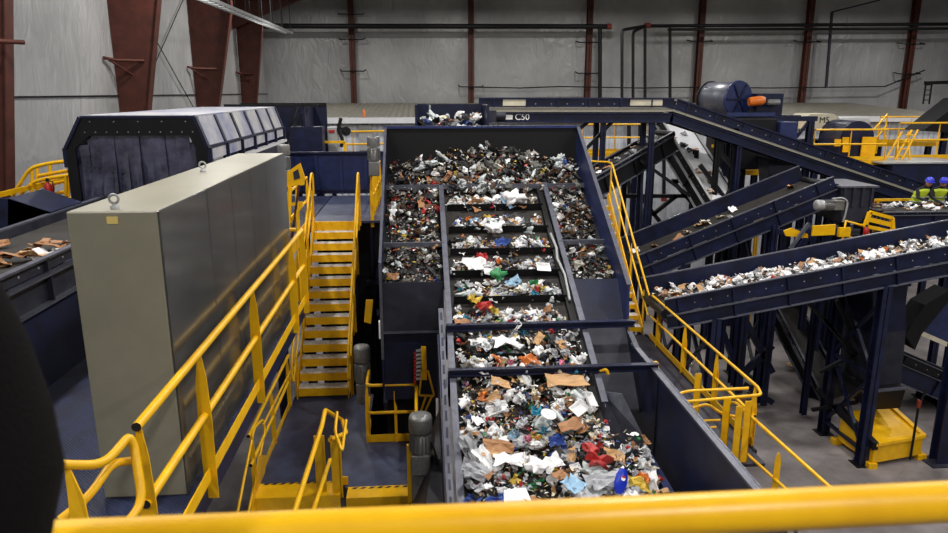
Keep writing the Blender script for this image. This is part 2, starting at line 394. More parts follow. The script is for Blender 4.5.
# stripe on bottom nosing
m=MB()
for k in range(9): m.add([(-2.45+k*.1,Y0-.014,Zl+.13),(-2.41+k*.1,Y0-.014,Zl+.13),(-2.37+k*.1,Y0-.014,Zl+.19),(-2.41+k*.1,Y0-.014,Zl+.19)],[(0,1,2,3)])
def stair_rail(lab,x,ends):
    t=thing('handrail',lab,'handrail',(x,Y0,Zl),'handrails of the left stairs')
    a=V((x,Y0-.25,Zl+.95)); b=V((x,Y1+.1,Zu+1.13))
    MB().tube([a+V((0,.12,-.5)),a+V((0,-.1,-.45)),a,b,b+V((0,.25,-.02)),b+V((0,.25,-.55))],.024,10,capmi=1,bend=.1).build('top_rail',['yellow','hole'],t)
    MB().tube([a+V((0,0.05,-.5)),b+V((0,0,-.5))],.022,8,capmi=1).build('mid_rail',['yellow','hole'],t)
    for k in (.02,.34,.67,.98):
        p=V((x,Y0,Zl)).lerp(V((x,Y1,Zu)),k)
        MB().prism([p+V((-.006,-.04,-.1)),p+V((-.006,.04,-.05)),p+V((-.006,.04,.85)),p+V((-.006,0,1.02)),p+V((-.006,-.04,.8))],(.012,0,0)).box(p+V((0,.035,-.05)),p+V((.05,.045,.8))).build('post','yellow',t)
stair_rail('left yellow handrail of the stairs, beside the grey cabinet',-2.55,0)
stair_rail('right yellow handrail of the stairs, beside the big sorting bin',-1.46,0)
# lower walkway
t=thing('lower_walkway','dark blue steel walkway at the foot of the left stairs with yellow front nosings','platform',(-1.2,12,Zl))
MB().box((-2.6,10.35,Zl-.05),(-1.25,13.7,Zl)).box((-1.25,10.15,Zl-.05),(.2,11.6,Zl)).box((-1.25,11.6,Zl-.05),(-1.02,13.7,Zl)).build('deck_plate','deck',t)
MB().box((-2.6,9.95,Zl-.05),(-1.3,10.35,Zl+.005)).box((-2.6,9.93,Zl-.24),(-1.3,9.95,Zl+.005)).build('left_nosing','yellow',t)
MB().box((-1.2,9.85,Zl-.05),(.2,10.15,Zl+.005)).box((-1.2,9.83,Zl-.2),(.2,9.85,Zl+.005)).build('right_nosing','yellow',t)
m=MB()
for (xa,xb,yy) in ((-2.55,-1.35,10.3),(-1.15,.15,10.08)):
    x=xa
    while x<xb: m.add([(x,yy,Zl+.008),(x+.07,yy,Zl+.008),(x+.12,yy+.05,Zl+.008),(x+.05,yy+.05,Zl+.008)],[(0,1,2,3)]); x+=.13
m.build('hazard_stripe','ink',t)
m=MB()
for k in range(1,6): m.box((-2.55,9.93-.24*k,Zl-.21*k-.03),(-1.3,9.93-.24*(k-1),Zl-.21*k))
m.build('lower_tread','tread',t)
m=MB()
for k in range(1,6): m.box((-1.2,9.85-.26*k,Zl-.21*k-.03),(.2,9.85-.26*(k-1),Zl-.21*k))
m.build('lower_tread','diamond',t)
for x,y in ((-2.5,13.4),(-2.5,10.5),(-1.2,13.4),(.1,10.4)): MB().ibeam((x,y,0),(x,y,Zl-.05),.16,.16).build('leg','navy',t)
# long rail beside the cabinet
railing('long yellow safety rail running along the platform edge beside the tall grey cabinet',[(-1.7,4.03,Zu),(-1.7,10.25,Zu)],1.07,posts=[(0,.005),(0,.2),(0,.49),(0,.85),(0,.995)],toe=.11,postw=.1,r=.03)
railing('yellow corner rail at the far end of the grey cabinet, left of the stairs',[(-1.78,10.3,Zu),(-2.52,10.35,Zu),(-2.62,16.9,Zu)],1.07,toe=.12)
# near return rails at lower left
t=thing('gate_rail','bent yellow pipe rail ends at the lower left below the grey cabinet','railing',(-1.9,3.9,Zu))
def w4(pts,y0): return [W(u,v,Y=y0) for u,v in pts]
MB().tube([W(40,463,Y=3.5),W(66,465,Y=3.6),W(104,465,Y=3.75),W(129,436,Y=3.95),W(134,446,Y=3.95),W(143,503,Y=3.8),W(120,532,Y=3.6)],.026,10,bend=.09).build('top_loop','yellow',t)
MB().tube([W(60,520,Y=3.55),W(88,498,Y=3.65),W(112,463,Y=3.85),W(130,461,Y=3.95)],.025,10,capmi=1,bend=.1).build('mid_loop',['yellow','hole'],t)
MB().prism([W(64,466,Y=3.6),W(68,466,Y=3.6),W(84,500,Y=3.55),W(93,545,Y=3.5),W(72,545,Y=3.5),W(68,500,Y=3.55)],(0,.012,0)).build('post','yellow',t)
# lower left handrails under the platform edge
t=thing('handrail','yellow looped handrail on the left of the lower flight, below the platform edge','handrail',(-2.6,9,Zl))
MB().tube([W(236,520,X=-2.62),W(254,428,X=-2.62),W(263,419,X=-2.62),W(265,430,X=-2.62),W(247,520,X=-2.62)],.022,8,bend=.12).build('loop','yellow',t)
MB().tube([W(262,425,X=-2.62)+V((.02,0,0)),W(300,352,X=-2.6)],.02,8).build('mid_rail','yellow',t)
m=MB(); m.prism([W(258,455,X=-2.6),W(266,455,X=-2.6),W(260,520,X=-2.6),W(250,520,X=-2.6)],(.012,0,0)); m.build('post','yellow',t)
railing('low yellow edge rail along the left side of the lower walkway under the cabinet platform',[(-2.62,10.0,Zl),(-2.62,13.4,Zl)],1.0,toe=.12,posts=[(0,.05),(0,.5),(0,.95)])
# divider handrail
t=thing('handrail','yellow handrail between the two lower flights in front of the stairs','handrail',(-1.3,9.8,Zl))
X=-1.27
MB().tube([W(290,525,X=-1.25),W(322,425,X=X),W(325,410,X=X),W(342,420,X=X+.02),W(346,433,X=X+.25),W(330,440,X=X+.1)],.03,10,bend=.08).build('top_rail','yellow',t)
MB().tube([W(310,520,X=-1.22),W(330,460,X=X)],.028,8).build('mid_rail','yellow',t)
MB().tube([W(337,412,X=-1.1),W(335,432,X=-1.1),W(342,452,X=-1.0),W(346,420,X=-.98)],.02,8,bend=.06).build('end_loop','yellow',t)
for (u,v) in ((322,492),(338,492)):
    p=W(u,v,Z=Zl); MB().box(p+V((-.08,-.006,-.1)),p+V((.08,.006,.95))).box(p+V((.042,-.006,-.1)),p+V((.052,.06,.85))).build('post','yellow',t)
p=W(345,485,Z=Zl); MB().box(p+V((-.14,0,0)),p+V((.05,.02,.14))).build('kick_plate','yellow',t)
# small gate in front of the dark opening
railing('short yellow guard rail closing the right end of the lower walkway',[(-.98,12.3,Zl),(-.98,11.62,Zl),(-.12,11.62,Zl),(-.12,10.4,Zl)],1.07,posts=[(0,.95),(1,.55),(1,.97),(2,.9)],toe=.14)
# landing far rails
railing('yellow rail on the right side of the upper landing, beside the sorting bin',[(-1.15,17.1,Zu),(-1.15,21.1,Zu)],1.05,posts=[(0,0),(0,.2),(0,.4),(0,.6),(0,.8),(0,1)])
t=thing('swing_gate','yellow swing gate plate standing above the platform rail behind the grey cabinet','gate',(-2.5,13,Zu))
MB().prism([W(287,172,Y=13.4),W(300,163,Y=13.4),W(305,178,Y=13.4),W(304,185,Y=13.4),W(287,187,Y=13.4)],(0,.05,0)).build('plate','yellow',t)
MB().prism([W(293,172,Y=13.38),W(298,169,Y=13.38),W(300,178,Y=13.38),W(294,180,Y=13.38)],(0,.02,0)).build('window_slot','dusty',t)
MB().tube([W(290,187,Y=13.4),W(288,240,Y=13.4)],.04,8).tube([W(299,185,Y=13.4),W(292,238,Y=13.4)],.025,6,mi=1).build('post',['yellow','redbrown'],t)
MB().beam(W(287,205,Y=13.4),W(303,203,Y=13.4),.03,.06).beam(W(290,222,Y=13.4),W(302,205,Y=13.4),.03,.06).build('crossbar','yellow',t)

# ------------------------------------------------------------------ tall grey cabinet
t=thing('electrical_cabinet','tall long grey steel electrical cabinet with lifting eyes and a small cream sticker','cabinet',(-2.12,7.4,Zu))
MB().box((-2.43,5.06,Zu+.0),(-1.82,9.9,8.2)).build('body','cab',t,bevel=.012)
for k,y in enumerate((5.8,6.6,7.4,8.2,9.0)):
    MB().box((-1.822,(5.062 if k==0 else y-.395),Zu+.0),(-1.806,(9.9 if k==4 else y+.395),8.198)).build('door_panel','cabside',t,bevel=.006)
a=W(106,217,Y=5.05); b=W(118,224,Y=5.05)
MB().box((a.x,5.052,b.z),(b.x,5.062,a.z)).build('sticker','sticker',t)
for (u,v) in ((115,209),(203,172)):
    p=W(u,v,Z=8.2)
    m=MB(); m.lathe([(.03,0),(.03,.02),(.015,.03),(.015,.045)],p,n=12)
    m.tube([p+V((math.sin(a_)*.032,0,.072-math.cos(a_)*.032)) for a_ in [2*math.pi*k/14 for k in range(15)]],.009,8,cap=False)
    m.build('lifting_eye','galv',t)

# ------------------------------------------------------------------ curtained enclosure over the left belt
t=thing('curtain_enclosure','long navy enclosure with hazy side windows and dark vinyl strip curtain front','enclosure',(-4.7,13,Zu))
Yf,Yb=12.4,19.2
fz=[W(68,160,Y=Yf),W(81,121,Y=Yf),W(195,117.5,Y=Yf),W(208,146,Y=Yf)]
pr=[(x.x,x.z) for x in fz]; xl,xr=pr[0][0],pr[3][0]; zt=pr[2][1]+.01; zs=8.1
P=[(xl,zs),(pr[1][0],zt),(pr[2][0],zt),(xr,zs)]
zb=W(207,160,Y=Yf).z
L=Yb-Yf
MB().prism([(P[1][0],Yf,zt),(P[2][0],Yf,zt),(P[2][0],Yf,zt+.03),(P[1][0],Yf,zt+.03)],(0,L,0)).build('roof','frost',t)
for i,(q0,q1) in enumerate(((P[2],P[3]),(P[1],P[0]))):
    for k in range(6):
        m=MB()
        y0=Yf+L*k/6+.05; y1=Yf+L*(k+1)/6-.05
        m.add([(q0[0],y0,q0[1]),(q1[0],y0,q1[1]),(q1[0],y1,q1[1]),(q0[0],y1,q0[1])],[(0,1,2,3)])
        m.box((q1[0]-.01,y0,zb),(q1[0]+.01,y1,q1[1]))
        m.build('side_window','frost',t)
m=MB()
for k in range(7):
    y=Yf+L*k/6
    for q0,q1 in ((P[2],P[3]),(P[1],P[0])):
        m.beam((q0[0],y,q0[1]),(q1[0],y,q1[1]),.12,.05); m.beam((q1[0],y,q1[1]),(q1[0],y,zb-.1),.12,.05)
    m.beam((P[1][0],y,zt),(P[2][0],y,zt),.1,.04)
for x in (xl,xr): m.beam((x,Yf,zs),(x,Yb,zs),.04,.06)
m.build('frame','navy',t)
m=MB()
for x,sg in ((xr,1),(xl,-1)): m.box((x-.02,Yf,zb-.14),(x+.09*sg,Yb,zb-.08))
m.build('sill','white',t)
MB().box((xr-.03,Yf,6.9),(xr+.03,Yb,zb-.14)).box((xl-.03,Yf,6.4),(xl+.03,Yb,zb-.14)).build('side_panel','navy',t)
# front: dark header with bolts
hh=.3
MB().prism([(P[0][0],Yf-.03,P[0][1]),(P[1][0],Yf-.03,P[1][1]),(P[2][0],Yf-.03,P[2][1]),(P[3][0],Yf-.03,P[3][1]),(P[3][0]-.02,Yf-.03,zs-.5),(P[3][0]-.2,Yf-.03,zs-.5),(P[3][0]-.2,Yf-.03,zs),(P[2][0]-.12,Yf-.03,zt-hh),(P[1][0]+.12,Yf-.03,zt-hh),(P[0][0]+.15,Yf-.03,zs),(P[0][0]+.15,Yf-.03,zs-.9),(P[0][0],Yf-.03,zs-.9)],(0,.03,0)).build('header','dark',t)
m=MB()
for k in range(5): 
    x=P[1][0]+.15+(P[2][0]-P[1][0]-.3)*k/4; m.box((x-.008,Yf-.04,zt-.08),(x+.008,Yf-.03,zt-.064))
for k in range(11):
    x=P[1][0]+.05+(P[2][0]-P[1][0]-.1)*k/10; m.box((x-.008,Yf-.04,zt-hh+.05),(x+.008,Yf-.03,zt-hh+.066))
m.build('bolt','galv',t)
nx=10
for k in range(nx):
    x0=xl+.12+(xr-xl-.24)*k/nx; wv=(xr-xl-.24)/nx*1.12
    top=zt-hh+.02 if 1<=k<=8 else zs+.05
    m=MB(); rows=8; vs=[];fs=[]
    tw=R.uniform(-.1,.1); sw=R.uniform(-.05,.05)
    for i in range(rows+1):
        f=i/rows; z=top+(6.95-top)*f
        for j in range(5):
            vs.append((x0+wv*j/4+sw*f*f, Yf+.03+.02*(k%2)+.03*math.sin(j*1.7+k+f*3)*f+tw*f*(j-2)*.3, z))
    for i in range(rows):
        for j in range(4): q=i*5+j; fs.append((q,q+1,q+6,q+5))
    m.add(vs,fs,0,True); m.build('curtain_strip','curtain',t)

# ------------------------------------------------------------------ generic belt conveyor
def conveyor(label,A,B,w,sk=.35,ch=.28,name='belt_conveyor',cat='conveyor',legs=(),skm='navy',chm='navy',ribs=1.3,near_skirt=True,far_sk=None,group=None,lit_lipm='rail',cleat=0,beltz=0,beltm='belt'):
    A,B=V(A),V(B); d=(B-A); L=d.length; d.normalize(); s=d.cross(V((0,0,1))).normalized(); n=s.cross(d).normalized()
    t=thing(name,label,cat,A,group)
    MB().obox((A+B)/2+n*beltz,s*(w/2-.02),d*L/2,n*.012).build('belt',beltm,t)
    for sg in (1,-1):
        hs=sk if sg==1 or far_sk is None else far_sk
        o=s*(w/2)*sg
        m=MB()
        if hs>0:
            m.obox((A+B)/2+o+n*(hs/2),s*.012,d*L/2,n*hs/2,0)
            m.obox((A+B)/2+o+n*hs+s*.02*sg,s*.04,d*L/2,n*.012,1)  # paler lip colour paints the light caught by the top flange
        m2=MB()
        c=(A+B)/2+o-n*(ch/2+.03)
        m2.obox(c,s*.012,d*L/2,n*ch/2,0)
        for k in (-1,1): m2.obox(c+n*(ch/2)*k+s*.045*sg,s*.05,d*L/2,n*.01,1)  # channel highlights put into the pale flange colour
        k=.3
        while k<L-.1:
            p=A+d*k+o
            if hs>0: m.obox(p+n*(hs/2)+s*.03*sg,s*.03,d*.02,n*hs/2,0)
            m2.obox(p-n*(ch/2+.03)+s*.04*sg,s*.035,d*.015,n*ch/2,0)
            if hs>0:
                for q in (.3,.6,.9):
                    if k+q*ribs<L: m.obox(p+d*q*ribs+n*hs*.45+s*.015*sg,s*.008,d*.011,n*.011,2)
            k+=ribs
        if hs>0: m.build('side_skirt',[skm,lit_lipm,'galv'],t)
        m2.build('side_frame',[chm,lit_lipm],t)
    m=MB()
    k=.6
    while k<L:
        m.beam(A+d*k-s*w/2-n*(ch+.02),A+d*k+s*w/2-n*(ch+.02),.08,.08); k+=1.3
    m.build('cross_member',chm,t)
    MB().tube([A-s*w/2,A+s*w/2],.12,12).build('tail_pulley','dark',t)
    MB().tube([B-s*w/2,B+s*w/2],.12,12).build('head_pulley','dark',t)
    if cleat:
        m=MB(); k=cleat/2
        while k<L: m.obox(A+d*k+n*.05,s*(w/2-.06),d*.015,n*.04); k+=cleat
        m.build('cleat','belt',t)
    for lg in legs:
        k,xt=lg[0],lg[1]; zb=lg[2] if len(lg)>2 else 0
        pp=[]
        for sg in (1,-1):
            p=A+d*(L*k)+s*(w/2)*sg-n*ch; q=V((p.x,p.y,zb)); pp.append((p,q))
            MB().ibeam(q,p,.22,.24,.02).build('leg','navy',t)
            MB().box(q+V((-.2,-.2,0)),q+V((.2,.2,.02))).build('base_plate','dark',t)
        if xt:
            (p0,q0),(p1,q1)=pp; H=p0.z-zb
            for za,zc in ((.08,.5),(.5,.92)):
                MB().beam(q0.lerp(p0,za),q1.lerp(p1,zc),.08,.08).beam(q1.lerp(p1,za),q0.lerp(p0,zc),.08,.08).beam(q0.lerp(p0,za),q1.lerp(p1,za),.08,.08).build('brace','navy',t)
    t['_L']=L
    del t['_L']
    return t

# left infeed belt with cardboard
LA=V((-4.65,2.2,7.15)); LB=V((-4.65,12.9,7.15))
conveyor('wide black belt conveyor at the left edge carrying loose cardboard toward the curtained enclosure',LA,LB,1.3,sk=.14,ch=.3,skm='dusty',chm='dusty')
t=thing('conveyor_casing','flat navy steel casing standing below the left belt, behind the grey cabinet','casing',(-3.9,6,Zu))
MB().box((-3.96,2.3,Zu+.01),(-3.9,8.6,6.78)).build('side_panel','navy',t)
MB().box((-3.96,8.6,Zu+.01),(-3.7,8.66,6.9)).build('end_panel','navy',t)
# navy bin left of that belt and yellow stair tower
t=thing('side_bin','dark navy steel bin beyond the left belt at the left edge of the photo','bin',(-6.5,11,Zu))
MB().prism([W(-20,196,Y=10.6),W(8,199,Y=10.6),W(50,212,Y=10.6),V((W(50,250,Y=10.6).x,10.6,Zu)),V((W(-20,290,Y=10.6).x,10.6,Zu))],(0,.05,0)).prism([W(8,198,Y=10.6),W(50,212,Y=10.6),W(50,250,Y=10.6),W(8,250,Y=10.6)],(0,1.0,0)).build('wall_plate','navy',t)
t=thing('stair_tower','yellow pipe railing tower at the left wall, left of the curtained enclosure','railing',(-7.5,14.5,Zu))
ZT=W(40,215,Y=14.5).z
for (u,v0,v1) in ((32,168,214),(37,166,214),(50,163,214),(53,176,214),(66,176,212),(68,163,212),(46,178,214)):
    y=14.4+(u%3)*.35; MB().tube([W(u,v0,Y=y),W(u,v1,Y=y)],.035,8).build('post','yellow',t)
for i,pts in enumerate(([(12,196),(30,168),(50,163),(70,161)],[(14,202),(32,182),(50,178),(70,175)],[(38,176),(70,170)],[(38,187),(70,180)],[(45,204),(72,198)],[(45,196),(72,190)])):
    y=14.2+.2*i; MB().tube([W(u,v,Y=y) for u,v in pts],.035,8,bend=.15).build('rail','yellow',t)
MB().beam(W(-10,197,Y=13.3),W(70,178,Y=15.5),.05,.09).build('rail','yellow',t)
MB().prism([W(44,208,Y=14.3),W(72,204,Y=14.3),W(72,209,Y=14.3),W(50,215,Y=14.3)],(0,.8,0)).build('deck_edge','yellow',t)
p=W(49,192,Y=14.0)
t=thing('fire_extinguisher','small red fire extinguisher hanging on the yellow stair tower at left','fire extinguisher',p+V((0,0,-.2)))
MB().lathe([(.02,-.22),(.07,-.2),(.07,.12),(.03,.17),(.02,.2)],p,n=12).build('cylinder','red',t)
MB().lathe([(.03,.2),(.03,.26)],p,n=8).tube([p+V((0,-.02,.22)),p+V((.1,-.02,.2)),p+V((.1,-.02,-.05))],.012,6).build('valve','black',t)

# ------------------------------------------------------------------ things behind the stairs
t=thing('transfer_hopper','large dark navy open hopper behind the curtained enclosure','hopper',(-3.6,24,0))
a=W(232,105,Y=25); b=W(322,105,Y=25)
zb_=W(300,150,Y=25).z
MB().box((a.x,26.2,6),(b.x,26.26,a.z)).box((a.x,24,6.5),(a.x+.06,26.2,a.z)).box((b.x-.5,24.0,6.5),(b.x-.44,26.2,a.z)).build('wall_plate','navy',t)
MB().beam((a.x,24,a.z),(b.x,24,a.z),.1,.08).build('rim_bar','dark',t)
MB().beam((a.x,26.2,a.z),(b.x,26.2,a.z),.1,.1).build('rim_bar','dark',t)
for du in (0,8): MB().beam(W(288+du,152,Y=24.2),W(299+du,107,Y=24.4),.12,.1).build('guide_bar','dusty',t)
MB().box((b.x-.9,23.9,6.3),(b.x+.1,24.6,7.9)).build('chute','navy',t)
MB().box((a.x,24,5.8),(b.x,26.2,6.6)).build('base','dark',t)
for x in (a.x+.2,b.x-.2): MB().ibeam((x,25,0),(x,25,5.8),.25,.25).build('leg','navy',t)
t=thing('cross_conveyor_wall','long blue ribbed steel wall behind the upper landing','conveyor housing',(-2.5,21.5,Zu))
a=W(282,152,Y=21.5); b=W(392,150,Y=21.5)
MB().box((a.x,21.5,Zu+.05),(b.x,21.56,a.z)).box((a.x,21.5,Zu-.6),(b.x,21.56,Zu-.02)).build('panel','blue',t)
m=MB()
for k in range(5):
    x=a.x+.2+k*.72; m.box((x,21.44,Zu+.05),(x+.1,21.5,a.z-.12))
m.build('rib','blue',t)
MB().box((a.x,21.4,a.z-.06),(b.x,21.62,a.z)).box((a.x,21.42,Zu+.12),(b.x,21.5,Zu+.18)).build('lip','navy',t)
MB().box((a.x,21.56,Zu+.4),(b.x,22.8,Zu+.5)).build('bed','dark',t)
for x in (a.x+.3,b.x-.3): MB().ibeam((x,22.2,0),(x,22.2,Zu+.4),.2,.2).build('leg','navy',t)

def gearmotor(lab,base,r,h,axis=(0,0,1),capm='motor',group=None,box=True):
    base=V(base); a=V(axis).normalized()
    t=thing('gear_motor',lab,'motor',base,group)
    MB().lathe([(r*.85,h*.05),(r*.85,h*.55),(r*.6,h*.56)],base,axis,20).build('housing','motor',t)
    m=MB(); x=a.cross(V((0,0,1)) if abs(a.z)<.9 else V((0,1,0))).normalized(); y=a.cross(x)
    for k in range(18):
        th=2*math.pi*k/18; dd=x*math.cos(th)+y*math.sin(th); e=a.cross(dd)
        m.obox(base+dd*r*.9+a*h*.3,dd*r*.1,e*.006,a*h*.22)
    m.build('cooling_fin','motor',t)
    MB().lathe([(r*.97,h*.6),(r,h*.62),(r,h*.93),(r*.92,h*1.0),(r*.3,h*1.0)],base,axis,24).build('fan_cover',capm,t)
    if box:
        MB().obox(base-a*h*.25,x*r*.8,y*r*.9,a*h*.28).build('gearbox','motor',t,bevel=.02)
        MB().obox(base+a*h*.3+(-y if abs(a.z)>.9 else x)*r*1.1,x*r*.45,y*r*.35,a*h*.13).build('terminal_box','dark',t)
    return t
p=W(421,452,Y=9.2)
t=gearmotor('large grey vertical gear motor beside the lower belt, standing on the walkway',p,.165,.56)
MB().tube([p+V((.14,-.1,.2)),p+V((.2,-.2,.1)),p+V((.24,-.2,-.25)),p+V((.3,-.15,-.45))],.015,8,bend=.1).build('cable','black',t)
MB().obox(p+V((.0,.02,-.5)),V((.13,0,0)),V((0,.1,0)),V((0,0,.25))).build('gear_case','motor',t,bevel=.02)
MB().box(p+V((-.2,.0,-1.0)),(p.x-.14,p.y+.06,p.z+.1)).box(p+V((-.2,-.0,-1.0)),(p.x+.25,p.y+.1,p.z-.8)).build('mount','yellow',t)
gearmotor('dark vertical gear motor at the foot of the stairs beside the sorting bin',W(363,383,Y=12.4),.15,.72)
gearmotor('small grey gear motor behind the far end of the grey cabinet',W(285,170,Y=14.5),.12,.5)
gearmotor('white and grey gear motor at the top left corner of the sorting bin',W(374,162,Y=17.0),.15,.6)
# white control box + hoses + yellow stand behind
t=thing('control_box','pale grey machine box with a red plate behind the blue wall','machine',W(335,150,Y=25))
a=W(327,127,Y=25); b=W(338,147,Y=25)
MB().box((a.x,25,b.z-.5),(b.x,25.6,a.z)).build('body','galv',t,bevel=.03)
MB().box((a.x+.05,25.1,0),(a.x+.2,25.25,b.z-.5)).build('leg','navy',t)
MB().box((a.x+.05,24.96,a.z-.18),(a.x+.25,25,a.z-.1)).build('label_plate','red',t)
MB().tube([W(341,118,Y=25),W(338,130,Y=25),W(343,140,Y=25),W(341,147,Y=25)],.06,8,bend=.2).tube([W(337,124,Y=25),W(347,134,Y=25)],.04,6).build('hose','black',t)
MB().lathe([(.15,-.1),(.17,0),(.15,.12)],W(346,131,Y=25.1),(0,-1,0),14).build('hose_reel','black',t)
m=MB(); a=W(316,142,Y=24.5); b=W(345,142,Y=24.5)
t=thing('work_stand','low yellow steel stand under the pale machine box','stand',(a.x,24.5,a.z-1))
MB().beam(a,b,.1,.08).build('crossbar','yellow',t)
for q in (a,b): MB().box(q+V((-.05,-.05,-1.5)),q+V((.05,.05,0))).build('leg','yellow',t)
railing('far yellow rail in front of the white building, seen above the blue wall',[W(345,158,Y=31),W(400,157,Y=31)],1.1,toe=0,r=.04,posts=[(0,.15),(0,.5),(0,.9)])
t=thing('beacon_light','tiny orange beacon on top of the white building wall','beacon',W(364,117,Y=33.8))
MB().lathe([(.06,-.05),(.06,.25),(.02,.3)],W(364,116,Y=33.8),n=10).build('lens','orange',t)
MB().lathe([(.08,-.25),(.08,-.05)],W(364,116,Y=33.8),n=10).build('base','dark',t)
t=thing('dark_infill','dark navy infill panels under the upper landing, darkening the gap between stairs and sorting bin','infill panel',(-1.6,17.6,0))  # added infill sheets keep the space behind the stairs dark, like its machinery
MB().box((-2.55,17.5,0),(-.75,17.6,5.9)).build('front_panel','dark',t)
m=MB()
for k in range(5): m.box((-2.5+k*.42,17.44,.1),(-2.44+k*.42,17.5,5.8))
m.build('rib','navy',t)
MB().box((-.85,15.3,0),(-.78,17.5,5.6)).build('side_panel','dark',t)
MB().beam((-1.25,17.0,3.2),(-.85,16.4,5.8),.1,.1).beam((-1.3,16.6,4.6),(-.85,16.6,4.6),.1,.1).build('brace','navy',t)
# ------------------------------------------------------------------ the big inclined sorting machine
SL=.455
def zi(y): return 4.9+SL*(y-9.26)      # inclined deck
XL,XC0,XC1,XR=-.66,.42,2.47,3.3
t=big=thing('sorting_machine','huge dark navy inclined sorting machine with a cleated centre belt and trash bays','sorting machine',(1.4,11,0))
Yk=15.0; Yp=11.55
# walls
def yz(x,pts): return [V((x,y,z)) for y,z in pts]
MB().prism(yz(XR,[(Yk,8.29),(10.85,5.98),(10.8,5.3),(10.8,3.6),(Yk,5.6)]),(.035,0,0)).build('right_wall','blue',t)
MB().beam((XR+.02,Yk,8.3),(XR+.02,10.85,5.99),.07,.03).build('right_rim','rail',t)
MB().prism(yz(XL,[(Yk,8.29),(11.5,6.25),(11.5,4.0),(Yk,5.2)]),(-.035,0,0)).build('left_wall','navy',t)
MB().beam((XL-.015,Yk,8.3),(XL-.015,11.5,6.26),.045,.03).beam((XL-.015,11.48,6.26),(XL-.015,11.48,4.6),.045,.03).build('left_rim','rail',t)
MB().box((XL-.03,Yk,6.6),(XR+.03,Yk+.04,8.29)).build('back_wall','black',t)
MB().box((XL-.06,Yk-.03,8.27),(XR+.06,Yk+.06,8.32)).build('back_rim','blue',t)
# side decks
MB().prism(yz(XL,[(Yp,zi(Yp)-.1),(Yk,zi(Yk)-.1),(Yk,zi(Yk)-.16),(Yp,zi(Yp)-.16)]),(XC0-XL,0,0)).build('left_deck','black',t)
MB().prism(yz(XC1,[(Yp,zi(Yp)-.1),(Yk,zi(Yk)-.1),(Yk,zi(Yk)-.16),(Yp,zi(Yp)-.16)]),(XR-XC1,0,0)).build('right_deck','black',t)
# cover panels
z1_=W(410,331,Y=11.55).z; z2_=W(410,399,Y=11.6).z
MB().prism([(XL,Yp,zi(Yp)-.02),(XC0-.05,Yp,zi(Yp)-.02),(XC0-.05,11.53,z1_),(XL,11.53,z1_)],(0,.02,.0)).build('left_cover','dusty',t)
MB().prism([(XL,11.6,z1_),(XC0-.05,11.6,z1_),(XC0-.05,11.6,z2_),(XL,11.6,z2_)],(0,.02,0)).build('left_apron','navy',t)
MB().box((XL,11.48,z1_-.02),(XC0-.05,11.56,z1_+.01)).build('cover_lip','rail',t)
z3_=W(600,323,Y=10.95).z
MB().prism([(XC1+.08,Yp-.1,zi(Yp)),(XR,Yp-.1,zi(Yp)),(XR,10.95,z3_),(XC1+.08,10.95,z3_)],(0,.02,0)).build('right_cover','navy',t)
MB().prism([(XC1+.08,10.9,z3_-.02),(XR,10.9,z3_-.02),(XR,9.9,z3_-1.1),(XC1+.08,9.9,z3_-1.1)],(0,.02,0)).build('right_apron','dusty',t)
# centre rails
ya,yb=6.2,Yk
Y_end=8.05
for x,ym,nm in ((XC0,8.2,'left_rail'),(XC1+.03,9.0,'right_rail')):
    m=MB(); m.beam((x,14.25,zi(14.25)+.04),(x,ym,zi(ym)+.04),.09,.05)
    m.beam((x,14.25,zi(14.25)-.13),(x,ym,zi(ym)-.13),.012,.3)
    m.build(nm,'rail',t)
m=MB(); zl=zi(8.2)
m.beam((XC0,8.2,zl+.04),(XC0,6.2,zi(6.9)+.04),.09,.05); m.beam((XC0,8.2,zl-.13),(XC0,6.2,zi(6.9)-.13),.012,.3); m.build('left_rail','rail',t)
# slotted strip beside left rail
MB().beam((XC0-.12,10.9,zi(10.9)),(XC0-.12,8.2,zi(8.2)),.08,.03).beam((XC0-.12,8.2,zi(8.2)),(XC0-.12,6.2,zi(6.9)),.08,.03).build('slotted_angle','rail',t)
m=MB(); y=10.8
while y>6.4:
    zz=zi(y) if y>8.2 else zi(8.2)+(zi(6.9)-zi(8.2))*(8.2-y)/2.0
    zz2=zi(y-.16) if y-.16>8.2 else zi(8.2)+(zi(6.9)-zi(8.2))*(8.2-y+.16)/2.0
    m.beam((XC0-.12,y,zz+.017),(XC0-.12,y-.16,zz2+.017),.03,.006); y-=.26
m.build('slot','navy',t)
MB().prism(yz(XC0-.17,[(10.4,zi(10.4)-.02),(6.2,zi(6.9)-.02),(6.2,3.0),(10.4,3.3)]),(-.02,0,0)).build('lower_side_plate','navy',t)
MB().prism([(XC0-.18,10.3,4.2),(XC0-.18,6.3,3.65),(-.22,6.3,3.5),(-.22,9.9,3.2)],(0,0,-.02)).build('side_shelf','dusty',t)
# belt
MB().prism(yz(XC0+.02,[(14.3,zi(14.3)-.13),(8.2,zi(8.2)-.13),(5.5,zi(7)-.13),(5.5,zi(7)-.17),(8.2,zi(8.2)-.17),(14.3,zi(14.3)-.17)]),(XC1-XC0-.02,0,0)).build('belt','belt',t)
cy=[]
for v in (206,228,250,272,298,325,356,378):
    lo,hi=8.0,15.0
    for _ in range(30):
        y=(lo+hi)/2; q=W(500,v,Y=y)
        if q.z>zi(y)-.05: lo=y   # ray still above deck
        else: hi=y
    # solve by scan
    best=min((abs(W(500,v,Y=yy/100).z-(zi(yy/100)-.05)),yy/100) for yy in range(800,1500))
    cy.append(best[1])
print('cleats',cy)
for y in cy:
    MB().prism(yz(XC0+.1,[(y-.02,zi(y)-.13),(y+.02,zi(y)-.13),(y-.03,zi(y)+.0),(y-.05,zi(y)+.0)]),(XC1-XC0-.2,0,0)).build('cleat','black',t)
